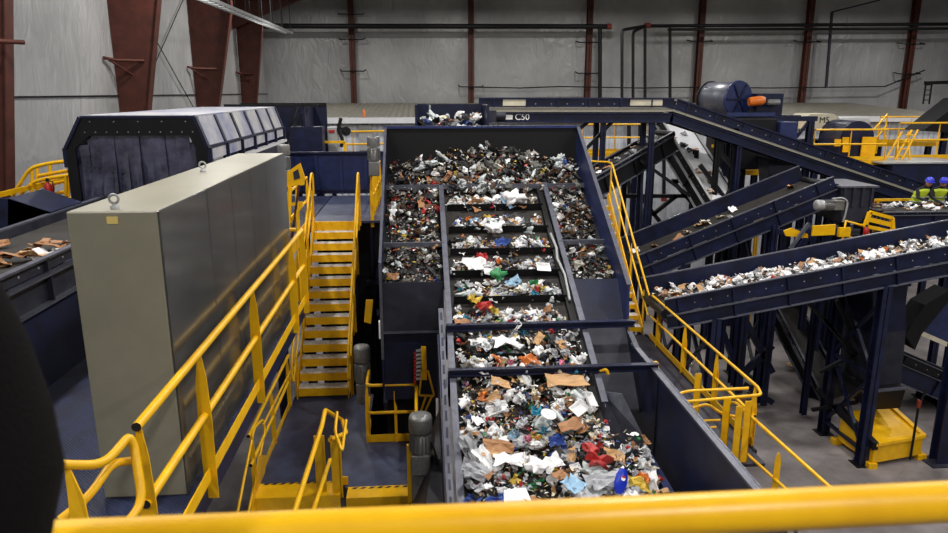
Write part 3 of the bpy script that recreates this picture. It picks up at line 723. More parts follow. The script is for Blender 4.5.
# white torn edge strip on right guide
MB().tube([(XC1-.1,12.7,zi(12.7)+.02),(XC1-.06,12.3,zi(12.3)+.02),(XC1-.1,12.0,zi(12.)+.03),(XC1-.04,11.6,zi(11.6)+.02),(XC1-.07,11.0,zi(11.)+.02)],.025,6).build('edge_guard','galv',t)
MB().beam((XC1-.08,14.2,zi(14.2)-.03),(XC1-.08,9.0,zi(9.0)-.03),.1,.02).build('skirt_rubber','black',t)
# crossbars on top of bays
for y,nm in ((14.2,'crossbar'),(12.45,'crossbar')):
    z=zi(y)+.02
    if y>14: MB().beam((XL,y,z),(XR,y,z),.07,.09).build(nm,'rail',t)
    else:
        MB().beam((XL,y,z),(XC0,y,z),.07,.08).build(nm,'rail',t); MB().beam((XC1,y,z),(XR,y,z),.07,.08).build(nm,'rail',t)
for (u0,v0,u1,v1) in ((444,331,621,326.5),(447,370,651,361.5)):
    a=W(u0,v0,X=XC0-.02); yy=10.35 if v0<350 else 9.5
    z=zi(yy)+.12
    a=V((XC0-.06,yy,z)); b=V((XR+(-.02 if yy>10 else .1),yy,z))
    o=MB().ibeam(a,b,.1,.1,.018).build('crossbar','navy',t)
    MB().box(a+V((-.01,-.04,-.5)),a+V((.02,.04,0))).build('crossbar_post','navy',t)
# lower right tall plate
MB().prism(yz(XR,[(10.85,5.3),(10.5,5.12),(5.6,5.1),(5.6,2.6),(10.85,3.2)]),(.03,0,0)).build('side_plate','navy',t)
MB().beam((XR+.03,10.7,5.25),(XR+.03,10.3,5.12),.08,.03).beam((XR+.03,10.5,5.12),(XR+.03,5.6,5.1),.08,.03).beam((XR+.12,9.9,5.07),(XR+.12,5.6,5.05),.02,.05).build('side_rim','rail',t)
MB().box((XR-.012,9.15,3.9),(XR,9.17,5.1)).build('plate_seam','dark',t)
# inner pit wall and strips
MB().prism([(XC1+.05,9.25,4.88),(XC1+.05,9.0,3.6),(XR-.05,8.5,3.4),(XR-.3,8.75,4.4),(XC1+.3,9.1,4.9)],(0,.02,0)).build('deflector','rail',t)
MB().prism([W(635,433,X=3.02),W(668,495,X=3.02)+V((0,-.6,0)),W(668,495,X=3.02)+V((0,-.6,-.4)),W(635,433,X=3.02)+V((0,0,-.4))],(.03,0,0)).build('pit_side','blue',t)
a=W(635,433,X=3.04); b=V((3.04,6.2,W(668,495,X=3.04).z))
MB().beam(a,b,.1,.04).build('pit_rim','blue',t)
MB().prism([(XC1-.6,9.1,3.95),(3.05,9.1,3.95),(3.05,5.5,3.62),(XC1-.6,5.5,3.62)],(0,0,-.03)).build('pit_floor','belt',t)
# under frame and legs
for x in (XL+.1,XR-.05):
    for y in (14.6,12.6): MB().ibeam((x,y,0),(x,y,zi(y)-.3),.22,.22,.02).build('leg','navy',t)
for x in (XC0-.3,XR-.05):
    MB().ibeam((x,7,0),(x,7,3.2),.22,.22,.02).build('leg','navy',t)
MB().beam((XL,14.9,5.0),(XL,11.7,3.6),.08,.3).beam((XR,14.9,5.0),(XR,10.4,3.4),.08,.3).build('under_frame','navy',t)
MB().beam((XL-.05,14.9,3.2),(XL-.05,11.6,5.4),.1,.1).beam((XL-.05,13.2,3.2),(XL-.05,14.9,6),.1,.1).build('brace','navy',t)
MB().box((XL,12.0,1.4),(XC0-.2,12.1,4.6)).build('inner_shadow_plate','dark',t)  # dark sheet painting the shade inside the opening behind the gate
MB().box((XL-.06,11.38,5.0),(XL-.04,11.46,5.3)).build('white_latch','letter',t)
# red/white comb bracket
t=thing('toothed_bracket','yellow bracket with a red strip and pale teeth, standing by the lower cover plate','bracket',W(424,400,Y=11.45))
q=lambda u,v,y=11.42:W(u,v,Y=y)
MB().prism([q(421,347),q(426,347),q(427,380),q(422,380)],(0,.05,0)).build('upright','yellow',t)
m=MB(); 
for a_,b_ in (((422,371),(419,395)),((428,371),(434,395)),((419,395),(434,396)),((422,371),(428,371)),((426,396),(420,414)),((432,396),(424,414))): m.beam(q(*a_),q(*b_),.03,.03)
m.build('frame','yellow',t)
m=MB()
for k in range(8): m.beam(q(416,351+k*4.0),q(421,350+k*4.0),.04,.035)
m.build('tooth','galv',t)
m=MB()
for k in range(8): m.obox(q(415,353.5+k*4.0),V((.02,0,0)),V((0,.02,0)),V((0,0,.022)))
m.build('red_strip','red',t)
t=big
MB().prism([W(366,300,Y=12),W(373,300,Y=12),W(371,324,Y=12),W(364,322,Y=12)],(0,.03,0)).build('yellow_guard_plate','yellow',t,bevel=.004)
# upper raised hopper behind the machine
t=thing('infeed_hopper','small dark navy hopper box full of trash behind the back rim of the sorting machine','hopper',(0,18,7))
a=W(415,104,Y=18.6); b=W(482,104,Y=18.6); zf=W(440,131,Y=17.6).z-.3
MB().box((a.x,18.6,zf),(b.x,18.65,a.z)).box((a.x,17.2,zf),(a.x+.05,18.6,a.z)).box((b.x,17.2,zf),(b.x+.05,18.6,a.z)).build('wall_plate','navy',t)
MB().box((a.x,17.2,zf-.1),(b.x,18.6,zf+.22)).build('floor_plate','dark',t)
MB().box(W(429,105,Y=17.9),W(431,130,Y=17.95)).build('divider','galv',t)
for x in (a.x+.1,b.x-.1): MB().ibeam((x,18,0),(x,18,zf-.1),.2,.2).build('leg','navy',t)
hopbox=(a.x,b.x,zf+.22)
# ------------------------------------------------------------------ right walkway and stairs
Zr=3.1
t=thing('right_walkway','dark steel walkway along the right side of the sorting machine','platform',(4.8,13,Zr))
MB().box((3.6,10.2,Zr-.05),(5.55,16.6,Zr)).build('deck_plate','dusty',t)
MB().box((5.55,10.6,Zr-.25),(5.6,16.6,Zr+.02)).build('edge_channel','dark',t)
for x,y in ((5.4,10.9),(5.4,13.5),(5.4,16.2),(3.8,13.5)): MB().ibeam((x,y,0),(x,y,Zr-.05),.2,.2).build('leg','navy',t)
railing('long yellow rail along the outer edge of the right walkway',[(5.58,16.3,Zr),(5.58,10.75,Zr)],1.1,posts=[(0,.1),(0,.4),(0,.7),(0,.985)],toe=.16,postw=.1)
# stairs right
t=thing('staircase','steep yellow stairs on the right side of the sorting machine','stairs',(4.6,18,Zr))
sy0,sy1=16.6,20.4; n=14
for k in range(1,n):
    z=Zr+(6-Zr)*k/n; y=sy0+(sy1-sy0)*(k-1)/(n-1)
    f=MB().box((4.45,y,z-.03),(5.45,y+.26,z)).build('tread','tread',t); MB().box((4.45,y-.012,z-.12),(5.45,y,z)).build('nosing','yellow',f)
for x in (4.43,5.47):
    MB().beam((x,sy0,Zr+.12),(x,sy1,6.05),.02,.26).build('stringer','yellow',t)
t=thing('upper_right_landing','small steel landing at the top of the right stairs behind the blue bin wall','platform',(4.6,21,6))
MB().box((3.6,20.45,5.95),(5.5,21.6,6)).build('deck_plate','dusty',t)
for x in (3.7,5.4): MB().ibeam((x,21.4,0),(x,21.4,5.95),.18,.18).build('leg','navy',t)
for x,lab in ((5.5,'outer yellow handrail of the right stairs'),(4.4,'inner yellow handrail of the right stairs, nearest the blue bin wall')):
    t=thing('handrail',lab,'handrail',(x,sy0,Zr),'handrails of the right stairs')
    a=V((x,sy0-.3,Zr+1.1)); b=V((x,sy1-.2,7.0))
    pts=[a,b,b+V((0,.35,.02)),b+V((-.45 if x>5 else .0,.9,-.0))]
    if x<5: pts=[a+V((0,0,-.5)),a+V((0,-.12,-.4)),a,b]
    MB().tube(pts,.026,10,bend=.15).build('top_rail','yellow',t)
    MB().tube([a+V((0,0,-.5)),b+V((0,0,-.5))],.024,8).build('mid_rail','yellow',t)
    for k in (.03,.35,.68,.97):
        p=V((x,sy0,Zr)).lerp(V((x,sy1,6)),k)
        MB().prism([p+V((-.006,-.05,-.1)),p+V((-.006,.05,-.05)),p+V((-.006,.05,.85)),p+V((-.006,0,1.05)),p+V((-.006,-.05,.8))],(.012,0,0)).box(p+V((0,.045,-.05)),p+V((.05,.053,.8))).build('post','yellow',t)
# swing gate at near end of right walkway
t=thing('swing_gate','yellow pipe gate at the near end of the right walkway','gate',(4.8,10.6,Zr))
z1=Zr+1.1
MB().tube([(5.58,10.75,z1),(5.5,10.45,z1),W(684,402,Z=z1-.02),W(678,394,Z=z1),W(688,391,Z=z1),(5.4,10.72,z1)],.026,10,bend=.1).build('top_loop','yellow',t)
MB().tube([W(684,410,Z=z1-.15),W(708,404,Z=z1-.15),W(722,414,Z=z1-.3),W(738,417,Z=z1-.4)],.024,10,bend=.1).build('mid_bar','yellow',t)
MB().tube([W(697,421,Z=z1-.35),W(720,420,Z=z1-.35)],.02,8).tube([W(697,429,Z=z1-.5),W(716,427,Z=z1-.5)],.02,8).build('crossbar','yellow',t)
for (u,v) in ((694,440),(722,470),(734,478),(743,472)):
    p=W(u,v-10,Z=Zr) ; MB().box(p+V((-.06,-.006,-.4)),p+V((.06,.006,1.08))).box(p+V((.05,-.006,-.4)),p+V((.062,.06,1.0))).build('post','yellow',t)
# descending rail toward lower right
t=thing('handrail','long yellow handrail descending toward the lower right from the right walkway','handrail',(5.6,9,2))
MB().tube([W(729,404,X=5.4),W(735,402,X=5.4),W(815,474,X=5.4),W(860,514,X=5.4)],.028,10,bend=.1).build('top_rail','yellow',t)
MB().tube([W(727,436,X=5.4),W(780,484,X=5.4),W(820,520,X=5.4)],.026,10).build('mid_rail','yellow',t)
a=W(779,453,X=5.42)
MB().box(a+V((-.05,0,-1.3)),a+V((.05,.012,-.15))).prism([a+V((-.05,0,-.15)),a+V((.05,0,-.15)),a+V((0.02,0,0)),a+V((-.02,0,0))],(0,.012,0)).build('post','yellow',t)
a=W(600,372,X=2.9)
t=thing('grab_handle','short bent yellow pipe handle sticking up by the lower right plate of the machine','handle',W(603,388,Y=9.5))
MB().tube([W(601,396,Y=9.5),W(598,372,Y=9.5),W(606,369,Y=9.45),W(608,374,Y=9.45)],.025,10,bend=.06).build('pipe','yellow',t)
MB().box(W(599,394,Y=9.5)+V((-.06,-.03,-.02)),W(599,394,Y=9.5)+V((.08,.05,.02))).build('base','yellow',t)
t=thing('grab_handle','tiny yellow pipe end beside the right end of the second crossbar','handle',W(652,366,X=3.5))
p=W(652,366,X=3.45); MB().tube([p,p+V((.1,.1,.02)),p+V((.13,.12,-.3))],.035,8,bend=.05).build('pipe','yellow',t); MB().box(p+V((.07,.08,-.34)),p+V((.19,.18,-.3))).build('base','yellow',t)

# ------------------------------------------------------------------ right hand conveyors
# conveyor 2 (nearest, white trash)
C2A=(5.6,16.2,4.03); C2B=(13.6,16.2,5.42)
conveyor('nearest right hand navy conveyor carrying a bed of white scrap',C2A,C2B,1.7,sk=.36,ch=.32,legs=((.14,True),(.645,True)),far_sk=.42)
C1A=(6.3,20.5,4.1); C1B=(11.9,20.5,6.33)
conveyor('middle right hand navy conveyor climbing to the right with tall side walls and little trash',C1A,C1B,1.8,sk=.35,ch=.4,legs=((.2,True),(.66,True)),far_sk=.48,skm='navy')
# steep conveyors under the long one
conveyor('steep black conveyor with a pale littered belt descending under the long overhead conveyor',W(728,212,Y=22.3),W(672,122,Y=25.5),1.3,sk=.06,ch=.4,skm='dark',chm='dark',lit_lipm='galv',far_sk=.3,beltm='white')
conveyor('short black conveyor rising to the right behind the right stairs',W(588,178,Y=22.5),W(664,134,Y=24),.8,sk=.1,ch=.55,skm='dark',chm='dark')
# long overhead conveyor C50
YC=23.2
a=W(480,110,Y=YC); b=W(668,110,Y=YC); c=W(925,197,Y=YC)
t=thing('overhead_conveyor','long navy overhead conveyor marked C50 running level then descending to the right','conveyor',(a.x,YC,a.z))
m=MB(); m2=MB(); m3=MB(); m4=MB()
for yy,sg in ((YC-.5,-1),(YC+.5,1)):
    for p,q in ((a,b),(b,c)):
        p=V((p.x,yy,p.z)); q=V((q.x,yy,q.z)); d=(q-p).normalized(); n=V((-d.z,0,d.x))
        h=.36
        m.beam(p+n*h,q+n*h,.12,.05); 
        m.beam(p+n*.24,q+n*.24,.015,.22)
        m.beam(p+n*.12,q+n*.12,.1,.03); m4.beam(p+n*.0+V((0,.01*sg,0)),q+n*.0+V((0,.01*sg,0)),.02,.07)
        m2.beam(p-n*.22,q-n*.22,.015,.28); m2.beam(p-n*.1,q-n*.1,.12,.03); m2.beam(p-n*.36,q-n*.36,.12,.04)
        Lq=(q-p).length; k=.4
        while k<Lq:
            m.obox(p+d*k+n*.22+V((0,.03*sg,0)),d*.02,V((0,.03,0)),n*.13); m3.obox(p+d*(k+.3)+n*.2+V((0,.02*sg,0)),d*.014,V((0,.006,0)),n*.014); m3.obox(p+d*(k+.8)+n*.2+V((0,.02*sg,0)),d*.014,V((0,.006,0)),n*.014); k+=1.0
m.build('upper_truss','navy',t); m2.build('lower_channel','navy',t); m3.build('bolt','galv',t); m4.build('pale_belt_edge','roofm',t)
MB().beam(V((a.x,YC,a.z-.02)),V((b.x,YC,b.z-.02)),.96,.03).beam(V((b.x,YC,b.z-.02)),V((c.x,YC,c.z-.02)),.96,.03).build('belt','belt',t)
s1=W(503,105,Y=YC-.55); s2=W(526,105,Y=YC-.55)
MB().box((s1.x,YC-.54,a.z+.14),(s2.x,YC-.525,a.z+.34)).build('tan_cover','cream',t)
MB().box((W(630,104,Y=YC-.5).x,YC-.54,a.z+.14),(W(662,104,Y=YC-.5).x,YC-.525,a.z+.34)).build('tan_cover','cream',t)
tx=W(519,117,Y=YC-.52)
textmesh('C50',.27,(tx.x+.1,YC-.53,a.z-.21),(math.radians(90),0,0),'marking','letter',t)
MB().box((tx.x-.42,YC-.525,a.z-.28),(tx.x-.2,YC-.515,a.z-.14)).build('logo_patch','letter',t)
p=W(488,116,Y=YC-.65); MB().obox(p,V((.25,0,0)),V((0,.1,0)),V((0,0,.17))).build('gearbox','dusty',t)
MB().lathe([(.1,0),(.12,.05),(.12,.25),(.09,.3)],p+V((.25,0,0)),(1,0,0),14).build('drive_motor','dusty',t)
for u,zb0 in ((648,0),(600,0),(735,0),(880,0)):
    x=W(u,120,Y=YC).x
    zt_=a.z-.35 if u<=668 else b.z+(c.z-b.z)*(x-b.x)/(c.x-b.x)-.4
    if u==880: continue
    for yy in (YC-.45,YC+.45): MB().ibeam((x,yy,zb0),(x,yy,zt_),.16,.16,.02).build('leg','navy',t)
    MB().beam((x,YC-.45,1),(x,YC+.45,zt_-1),.08,.08).beam((x,YC+.45,1),(x,YC-.45,zt_-1),.08,.08).build('brace','navy',t)
# diag braces left part
for (u0,v0,u1,v1) in ((588,122,560,145),(612,122,585,150),(690,196,640,160)):
    MB().beam(W(u0,v0,Y=YC-.3),W(u1,v1,Y=YC-.3),.1,.1).build('brace','dark',t)
# dark steelwork frames between
def frame(lab,posts,beams,Y,dy=1.2,m='dark',w=.16):
    t=thing('steel_frame',lab,'steel frame',W(posts[0][0],posts[0][2],Y=Y))
    for (u,v0,v1) in posts:
        p=W(u,v0,Y=Y); q=W(u,v1,Y=Y); MB().ibeam((p.x,Y,max(0,q.z)),(p.x,Y,p.z),w,w,.02).build('post',m,t)
    for (u0,v0,u1,v1) in beams: MB().beam(W(u0,v0,Y=Y),W(u1,v1,Y=Y),w*.8,w*.8).build('beam',m,t)
    return t
frame('dark steel frame with diagonal struts left of the steep conveyor',[(652,165,320),(625,168,320),(696,150,320)],[(620,196,700,196),(652,215,676,196),(672,180,698,210),(672,181,700,181),(640,196,660,222)],24.2)
frame('dark steel frame between the steep conveyor and the middle conveyor',[(718,140,320),(736,128,320)],[(718,150,740,175),(700,165,730,205),(736,180,722,205)],22.9)
frame('dark steel frame behind the motor of the middle conveyor',[(775,225,330),(812,235,330),(845,235,330)],[(775,232,850,230),(790,260,812,232)],19.0,m='navy')
# drum magnet
t=thing('drum_separator','large blue ended rotating drum with an orange motor on top of the navy framework','drum separator',W(735,108,Y=27))
pc=W(738,99,Y=26.6)
ax=V((-.35,.94,0)).normalized()
MB().lathe([(.6,0),(.62,.02),(.62,1.48),(.6,1.5)],pc,ax,28).build('drum','rail',t)
MB().lathe([(.66,-.05),(.68,-.03),(.68,.02),(.66,.04)],pc,ax,28).build('drum_end','blue',t)
MB().lathe([(.67,1.45),(.67,1.52)],pc,ax,28).build('drum_rim','black',t)
m=MB(); e=ax.cross(V((0,0,1)))
for k in range(6):
    a_=2*math.pi*k/6; dd=e*math.cos(a_)+V((0,0,1))*math.sin(a_)
    m.beam(pc-ax*.07,pc-ax*.07+dd*.6,.06,.06)
m.build('spoke','navy',t)
MB().lathe([(.15,0),(.17,.1),(.17,.5),(.1,.6)],pc+V((.2,-.5,-.1)),(1,0,.1),14).build('motor','orange',t)
MB().lathe([(.09,0),(.11,.1),(.11,.45)],pc+V((.9,-.5,-.12)),(1,0,0),12).build('gear_unit','motor',t)
zb0=pc.z-.6
MB().box((pc.x-1.0,26.1,zb0-.2),(pc.x+2.9,26.25,zb0-.02)).box((pc.x-1.0,27.3,zb0-.2),(pc.x+2.9,27.45,zb0-.02)).box((pc.x+.6,26.3,zb0),(pc.x+1.6,27.2,zb0+.8)).build('base_frame','navy',t)
MB().box((pc.x-.6,26.0,zb0-.02),(pc.x+1.2,26.1,zb0+.12)).build('bearing_bar','blue',t)
for x in (pc.x+.2,pc.x+2.7):
    for y in (26.2,27.4): MB().ibeam((x,y,0),(x,y,zb0-.2),.22,.22,.02).build('leg','navy',t)
MB().beam((pc.x+2.7,26.2,zb0-.1),(pc.x+2.2,26.2,zb0-.8),.1,.1).beam((pc.x+1.4,26.2,zb0-.1),(pc.x+1.8,26.2,zb0-.8),.1,.1).build('brace','navy',t)
# blue cabinet and dark machinery below drum
t=thing('blue_box','square blue steel box beside the overhead conveyor, below the drum','machine box',W(788,135,Y=25))
a=W(781,122,Y=25); b=W(797,136,Y=25); MB().box((a.x,25,b.z-.5),(b.x,26.2,a.z)).build('body','blue',t,bevel=.02)
MB().box((a.x-2.2,25.2,b.z-1.2),(a.x-.02,26.2,a.z+.1)).build('dark_housing','dark',t,bevel=.02)
MB().ibeam((a.x+.3,25.5,0),(a.x+.3,25.5,b.z-.5),.2,.2).build('leg','navy',t); MB().ibeam((a.x-2,25.5,0),(a.x-2,25.5,b.z-1.2),.2,.2).build('leg','navy',t)
t=thing('transfer_chute','tall dusty dark chute standing below the overhead conveyor','chute',W(775,180,Y=24.3))
a=W(768,158,Y=24.4); b=W(795,182,Y=24.4); MB().prism([a,(b.x,24.4,a.z),(b.x-.2,24.4,b.z-.5),(a.x+.2,24.4,b.z-.5)],(0,.8,0)).build('body','dusty',t,bevel=.02)
MB().box((a.x-.05,24.3,a.z-.05),(b.x+.05,25.3,a.z+.02)).build('flange','dark',t)
MB().ibeam((a.x+.4,24.8,0),(a.x+.4,24.8,b.z-.5),.2,.2).build('leg','navy',t)
# M5 hood
t=thing('magnet_hood','pale grey hood lettered M5 above glowing work lamps, left of the round navy drum','machine hood',W(818,130,Y=28))
a=W(807,114,Y=28); b=W(836,129,Y=28)
MB().prism([(a.x,28,b.z),(b.x,28,b.z),(b.x,28,a.z-.12),(b.x-.15,28,a.z),(a.x+.15,28,a.z),(a.x,28,a.z-.12)],(0,1.2,0)).build('cover','cream',t)
textmesh('M5',.33,((a.x+b.x)/2+.1,27.98,(a.z+b.z)/2+.05),(math.radians(90),0,0),'marking','ink',t)
MB().lathe([(.28,0),(.28,1.3)],W(836,123,Y=28.8),(1,0,0),16).build('side_roller','galv',t)
MB().lathe([(.28,0),(.28,1.3)],W(797,124,Y=28.8),(1,0,0),16).build('side_roller','galv',t)
MB().box((a.x-1.5,28.1,b.z-1.3),(b.x+1.2,29.2,b.z-.45)).build('bed','dark',t)
for k in (-.9,1.0): MB().box((a.x+.2+k,28.05,b.z-.3),(a.x+.55+k,28.15,b.z-.14)).build('work_lamp','glow',t)
MB().ibeam((a.x,28.5,0),(a.x,28.5,b.z-1.3),.2,.2).ibeam((b.x,28.5,0),(b.x,28.5,b.z-1.3),.2,.2).build('leg','navy',t)
# round navy drum
t=thing('round_chute','big round dark navy drum housing with a tall yellow door panel','drum housing',W(858,140,Y=27))
pc=W(857,139,Y=26.5)
MB().prism([pc+V((math.cos(a_)*.68,0,math.sin(a_)*.68)) for a_ in [math.pi*k/14 for k in range(15)]]+[pc+V((-.68,0,-1.1)),pc+V((.68,0,-1.1))],(0,1.5,0)).build('shell','navy',t)
a=W(863,137,Y=26.4); b=W(874,161,Y=26.4); MB().box((a.x,26.4,b.z),(b.x,26.45,a.z)).build('door_panel','yellow',t)
for (u,v) in ((838,143),(846,141),(846,149)): p=W(u,v,Y=26.4); MB().box(p+V((-.12,0,-.12)),p+V((.12,.05,.14))).build('guard_tab','yellow',t)
MB().ibeam(pc+V((0,.7,-1.1)),V((pc.x,pc.y+.7,0)),.3,.3).build('leg','navy',t)
# yellow platforms at the right background
def ypf(lab,u0,u1,v,Y,h=1.1,deck=1.0,grp=None,r=.035,posts=None):
    a=W(u0,v,Y=Y); b=W(u1,v,Y=Y); b=V((b.x,Y,a.z))
    t=railing(lab,[a,b],h,toe=.12,r=r,group=grp,name='walkway_railing')
    MB().box((a.x,Y+.02,a.z-.2),(b.x,Y+deck,a.z-.02)).build('walkway_deck','yellow',t)
    MB().ibeam((a.x+.3,Y+.3,0),(a.x+.3,Y+.3,a.z-.2),.2,.2).ibeam((b.x-.3,Y+.3,0),(b.x-.3,Y+.3,a.z-.2),.2,.2).build('leg','navy',t)
    return t
ypf('yellow walkway rail in front of the white building, right of the sorting bin',582,645,152,29)
ypf('yellow walkway rail in front of the round navy drum',812,884,160,25.6)
ypf('yellow walkway rail at the right edge, raised above the blue container',895,975,158,27,h=1.35)
ypf('far yellow walkway rail against the white building near the right edge',877,940,142,31,h=1.1)
ypf('low yellow walkway rail behind the steep conveyor',738,766,170,26.5,h=.9)
t=railing('yellow angled stair rails between the round drum and the right hand walkway',[W(868,160,Y=27.5),W(884,140,Y=30)],1.1,toe=0,r=.035)
t=thing('ladder_gate','crossed yellow ladder rails on the right hand walkway','ladder',W(905,165,Y=26))
for (u0,v0,u1,v1) in ((893,163,912,130),(900,163,918,130),(897,163,898,140),(910,163,908,132),(885,160,902,132)): MB().tube([W(u0,v0,Y=26),W(u1,v1,Y=26.4)],.04,8).build('rail','yellow',t)
for k in range(4): MB().tube([W(896+k*3.2,156-k*7,Y=26.2),W(903+k*3.2,156-k*7,Y=26.2)],.03,6).build('rung','yellow',t)
t=thing('yellow_panel_box','wide yellow steel guard box under the overhead conveyor','guard box',W(750,150,Y=26))
a=W(738,146,Y=25.5); b=W(764,160,Y=25.5); MB().box((a.x,25.5,b.z),(b.x,25.6,a.z)).build('panel','yellow',t)
MB().beam(W(712,146,Y=25.5),W(766,146,Y=25.5),.08,.1).beam(W(712,161,Y=25.5),W(766,161,Y=25.5),.08,.1).ibeam(W(765,145,Y=25.5),V((W(765,145,Y=25.5).x,25.5,0)),.12,.12).ibeam(W(726,145,Y=25.5),V((W(726,145,Y=25.5).x,25.5,0)),.12,.12).build('rail','yellow',t)
t=thing('blue_container','large dark blue steel container with a pale top behind the two workers','container',W(915,190,Y=24.5))
a=W(893,163,Y=25); b=W(962,200,Y=25)
MB().box((a.x,25,b.z-.6),(b.x,27,a.z-.02)).build('body','navy',t,bevel=.02); MB().box((a.x-.4,24.95,a.z-.03),(b.x,26.9,a.z+.02)).build('lid','galv',t)
for x in (a.x+.3,b.x-.3): MB().ibeam((x,26,0),(x,26,b.z-.6),.2,.2).build('leg','navy',t)
t=thing('discharge_chute','black sloping chute top at the right edge above the yellow walkway','chute',W(940,125,Y=28.5))
MB().prism([W(924,130,Y=28.5),W(965,98,Y=28.5),W(965,134,Y=28.5),W(924,131,Y=28.5)],(0,1.2,0)).build('hood','dark',t)
MB().ibeam(W(945,131,Y=29),V((W(945,131,Y=29).x,29,0)),.2,.2).build('leg','navy',t)
# sorting belt with workers
SA=W(868,211,Y=19.8); SB=V((SA.x+4.2,19.8,SA.z))
conveyor('navy picking conveyor with mixed cardboard in front of the two workers',SA,SB,1.2,sk=.06,ch=.6,far_sk=.1,legs=((.1,False),(.9,False)))
t=thing('worker_platform','yellow edged platform behind the picking conveyor where the workers stand','platform',W(900,198,Y=21.2))
zw=SA.z-.86
MB().box((SA.x-.6,20.5,zw-.06),(SA.x+4.5,22.2,zw)).build('deck_plate','dusty',t)
a=W(875,200,Y=21.0); MB().beam(a,V((a.x+1.35,21,a.z)),.08,.07).build('kick_rail','yellow',t)
MB().beam(V((a.x+1.3,21,a.z)),V((a.x+1.3,21,zw)),.06,.06).beam(V((a.x+.1,21,a.z)),V((a.x+.1,21,zw)),.06,.06).build('kick_post','yellow',t)
for x in (SA.x,SA.x+4): MB().ibeam((x,21.4,0),(x,21.4,zw-.06),.2,.2).build('leg','navy',t)
# grey chute body with motor
t=thing('head_chute','grey dusty steel head chute at the upper end of the middle conveyor','chute',W(858,200,Y=19.4))
a=W(842,187,Y=19.4); b=W(874,203,Y=19.4)
MB().prism([(a.x,19.4,a.z),(b.x,19.4,a.z),(b.x-.1,19.4,b.z-.1),(b.x-.3,19.4,b.z-.55),(a.x+.1,19.4,b.z-.55)],(0,1.6,0)).build('body','dusty',t)
m=MB(); 
for k in range(4): m.box((a.x+.05+k*(b.x-a.x-.2)/3,19.34,b.z-.1),(a.x+.12+k*(b.x-a.x-.2)/3,19.4,a.z))
m.build('rib','dusty',t); MB().box((a.x-.06,19.33,a.z-.02),(b.x+.06,21.05,a.z+.03)).build('rim','rail',t)
for x in (a.x+.2,b.x-.3): MB().ibeam((x,20.2,0),(x,20.2,b.z-.5),.22,.22).build('leg','navy',t)
p=W(833,205,Y=18.9)
t=gearmotor('pale horizontal gear motor with a looped cable at the end of the middle conveyor',p,.15,.5,axis=(-1,0,0),capm='galv')
MB().tube([W(832,199,Y=18.7),W(842,197.5,Y=18.7),W(848,201,Y=18.7),W(846,212,Y=18.7),W(843,222,Y=18.7)],.025,8,bend=.15).build('cable_loop','galv',t)
# yellow guards
t=thing('yellow_guard','rectangular yellow guard plate under the middle conveyor','guard',W(824,231,Y=18))
MB().prism([W(813,226,Y=18),W(836,224.5,Y=18),W(835,235,Y=18),W(812,236,Y=18)],(0,.06,0)).build('plate','yellow',t,bevel=.006)
MB().beam(W(790,249,Y=18.1),W(809,223,Y=18.1),.08,.08).build('strut','rail',t)
MB().ibeam(W(824,234,Y=18.2),V((W(824,234,Y=18.2).x,18.2,0)),.15,.15).build('leg','navy',t)
MB().prism([W(784,231,Y=18.2),W(792,228,Y=18.2),W(808,234,Y=18.2),W(808,238,Y=18.2),W(786,236,Y=18.2)],(0,.05,0)).build('lower_guard','yellow',t)
t=thing('yellow_barrier','yellow pipe barrier with a small red extinguisher beside the slotted guard','barrier',W(845,240,Y=18.2))
MB().tube([W(842,242,Y=18.2),W(846,221,Y=18.2),W(868,227,Y=18.2)],.035,8).build('rail','yellow',t)
MB().tube([W(845,235,Y=18.2),W(859,241,Y=18.2)],.03,8).build('lower_rail','yellow',t)
MB().box(W(840,228,Y=18.15),W(848,236,Y=18.25)).build('plate','yellow',t)
p=W(866,233,Y=18.0); t2=thing('fire_extinguisher','red fire extinguisher hanging under the slotted yellow guard on the right','fire extinguisher',p)
MB().lathe([(.02,-.16),(.07,-.14),(.07,.12),(.03,.17)],p,n=12).build('cylinder','red',t2); MB().lathe([(.03,.17),(.03,.22)],p,n=8).build('valve','black',t2)
t=thing('slotted_guard','yellow slotted guard frame leaning beside the end of the picking conveyor','guard',W(880,230,Y=18.2))
g0=[W(870,212,Y=18.1),W(892,218,Y=18.1),W(893,232,Y=18.1),W(865,226,Y=18.1)]
m=MB()
for a_,b_ in zip(g0,g0[1:]+g0[:1]): m.beam(a_,b_,.09,.09)
m.beam(g0[0].lerp(g0[3],.5),g0[1].lerp(g0[2],.5),.06,.12); m.build('frame','yellow',t)
m=MB()
for k in range(1,6): m.beam(g0[0].lerp(g0[1],k/6),g0[0].lerp(g0[3],.5).lerp(g0[1].lerp(g0[2],.5),k/6),.03,.03)
m.build('slat','rail',t)
MB().tube([g0[3],W(870,241,Y=18.1)],.05,8).tube([g0[2]+V((-.1,0,0)),W(888,240,Y=18.1)],.05,8).build('leg','yellow',t)

# ------------------------------------------------------------------ lower right: chutes, yellow tipping box, dark conveyors
t=thing('drop_chute','tall navy and black chute under the right hand conveyor ending above the yellow box','chute',W(890,380,Y=16))
Yq=16.0
MB().prism([W(873,290,Y=Yq),W(906,284,Y=Yq),W(906,330,Y=Yq),W(873,335,Y=Yq)],(0,1.3,0)).build('upper_box','navy',t)
MB().prism([W(873,335,Y=Yq),W(906,330,Y=Yq),W(900,392,Y=Yq),W(868,394,Y=Yq)],(0,1.3,0)).build('lower_box','dusty',t)
MB().prism([W(863,392,Y=15.7),W(906,388,Y=15.7),W(900,408,Y=15.9),W(870,410,Y=15.9)],(0,1.3,0)).build('flared_mouth','dark',t)
MB().beam(W(862,392,Y=15.7),W(907,388,Y=15.7),.06,.06).build('mouth_rim','rail',t)
MB().ibeam((W(900,300,Y=17.5).x,17.5,0),(W(900,300,Y=17.5).x,17.5,4.6),.2,.2).build('leg','navy',t)
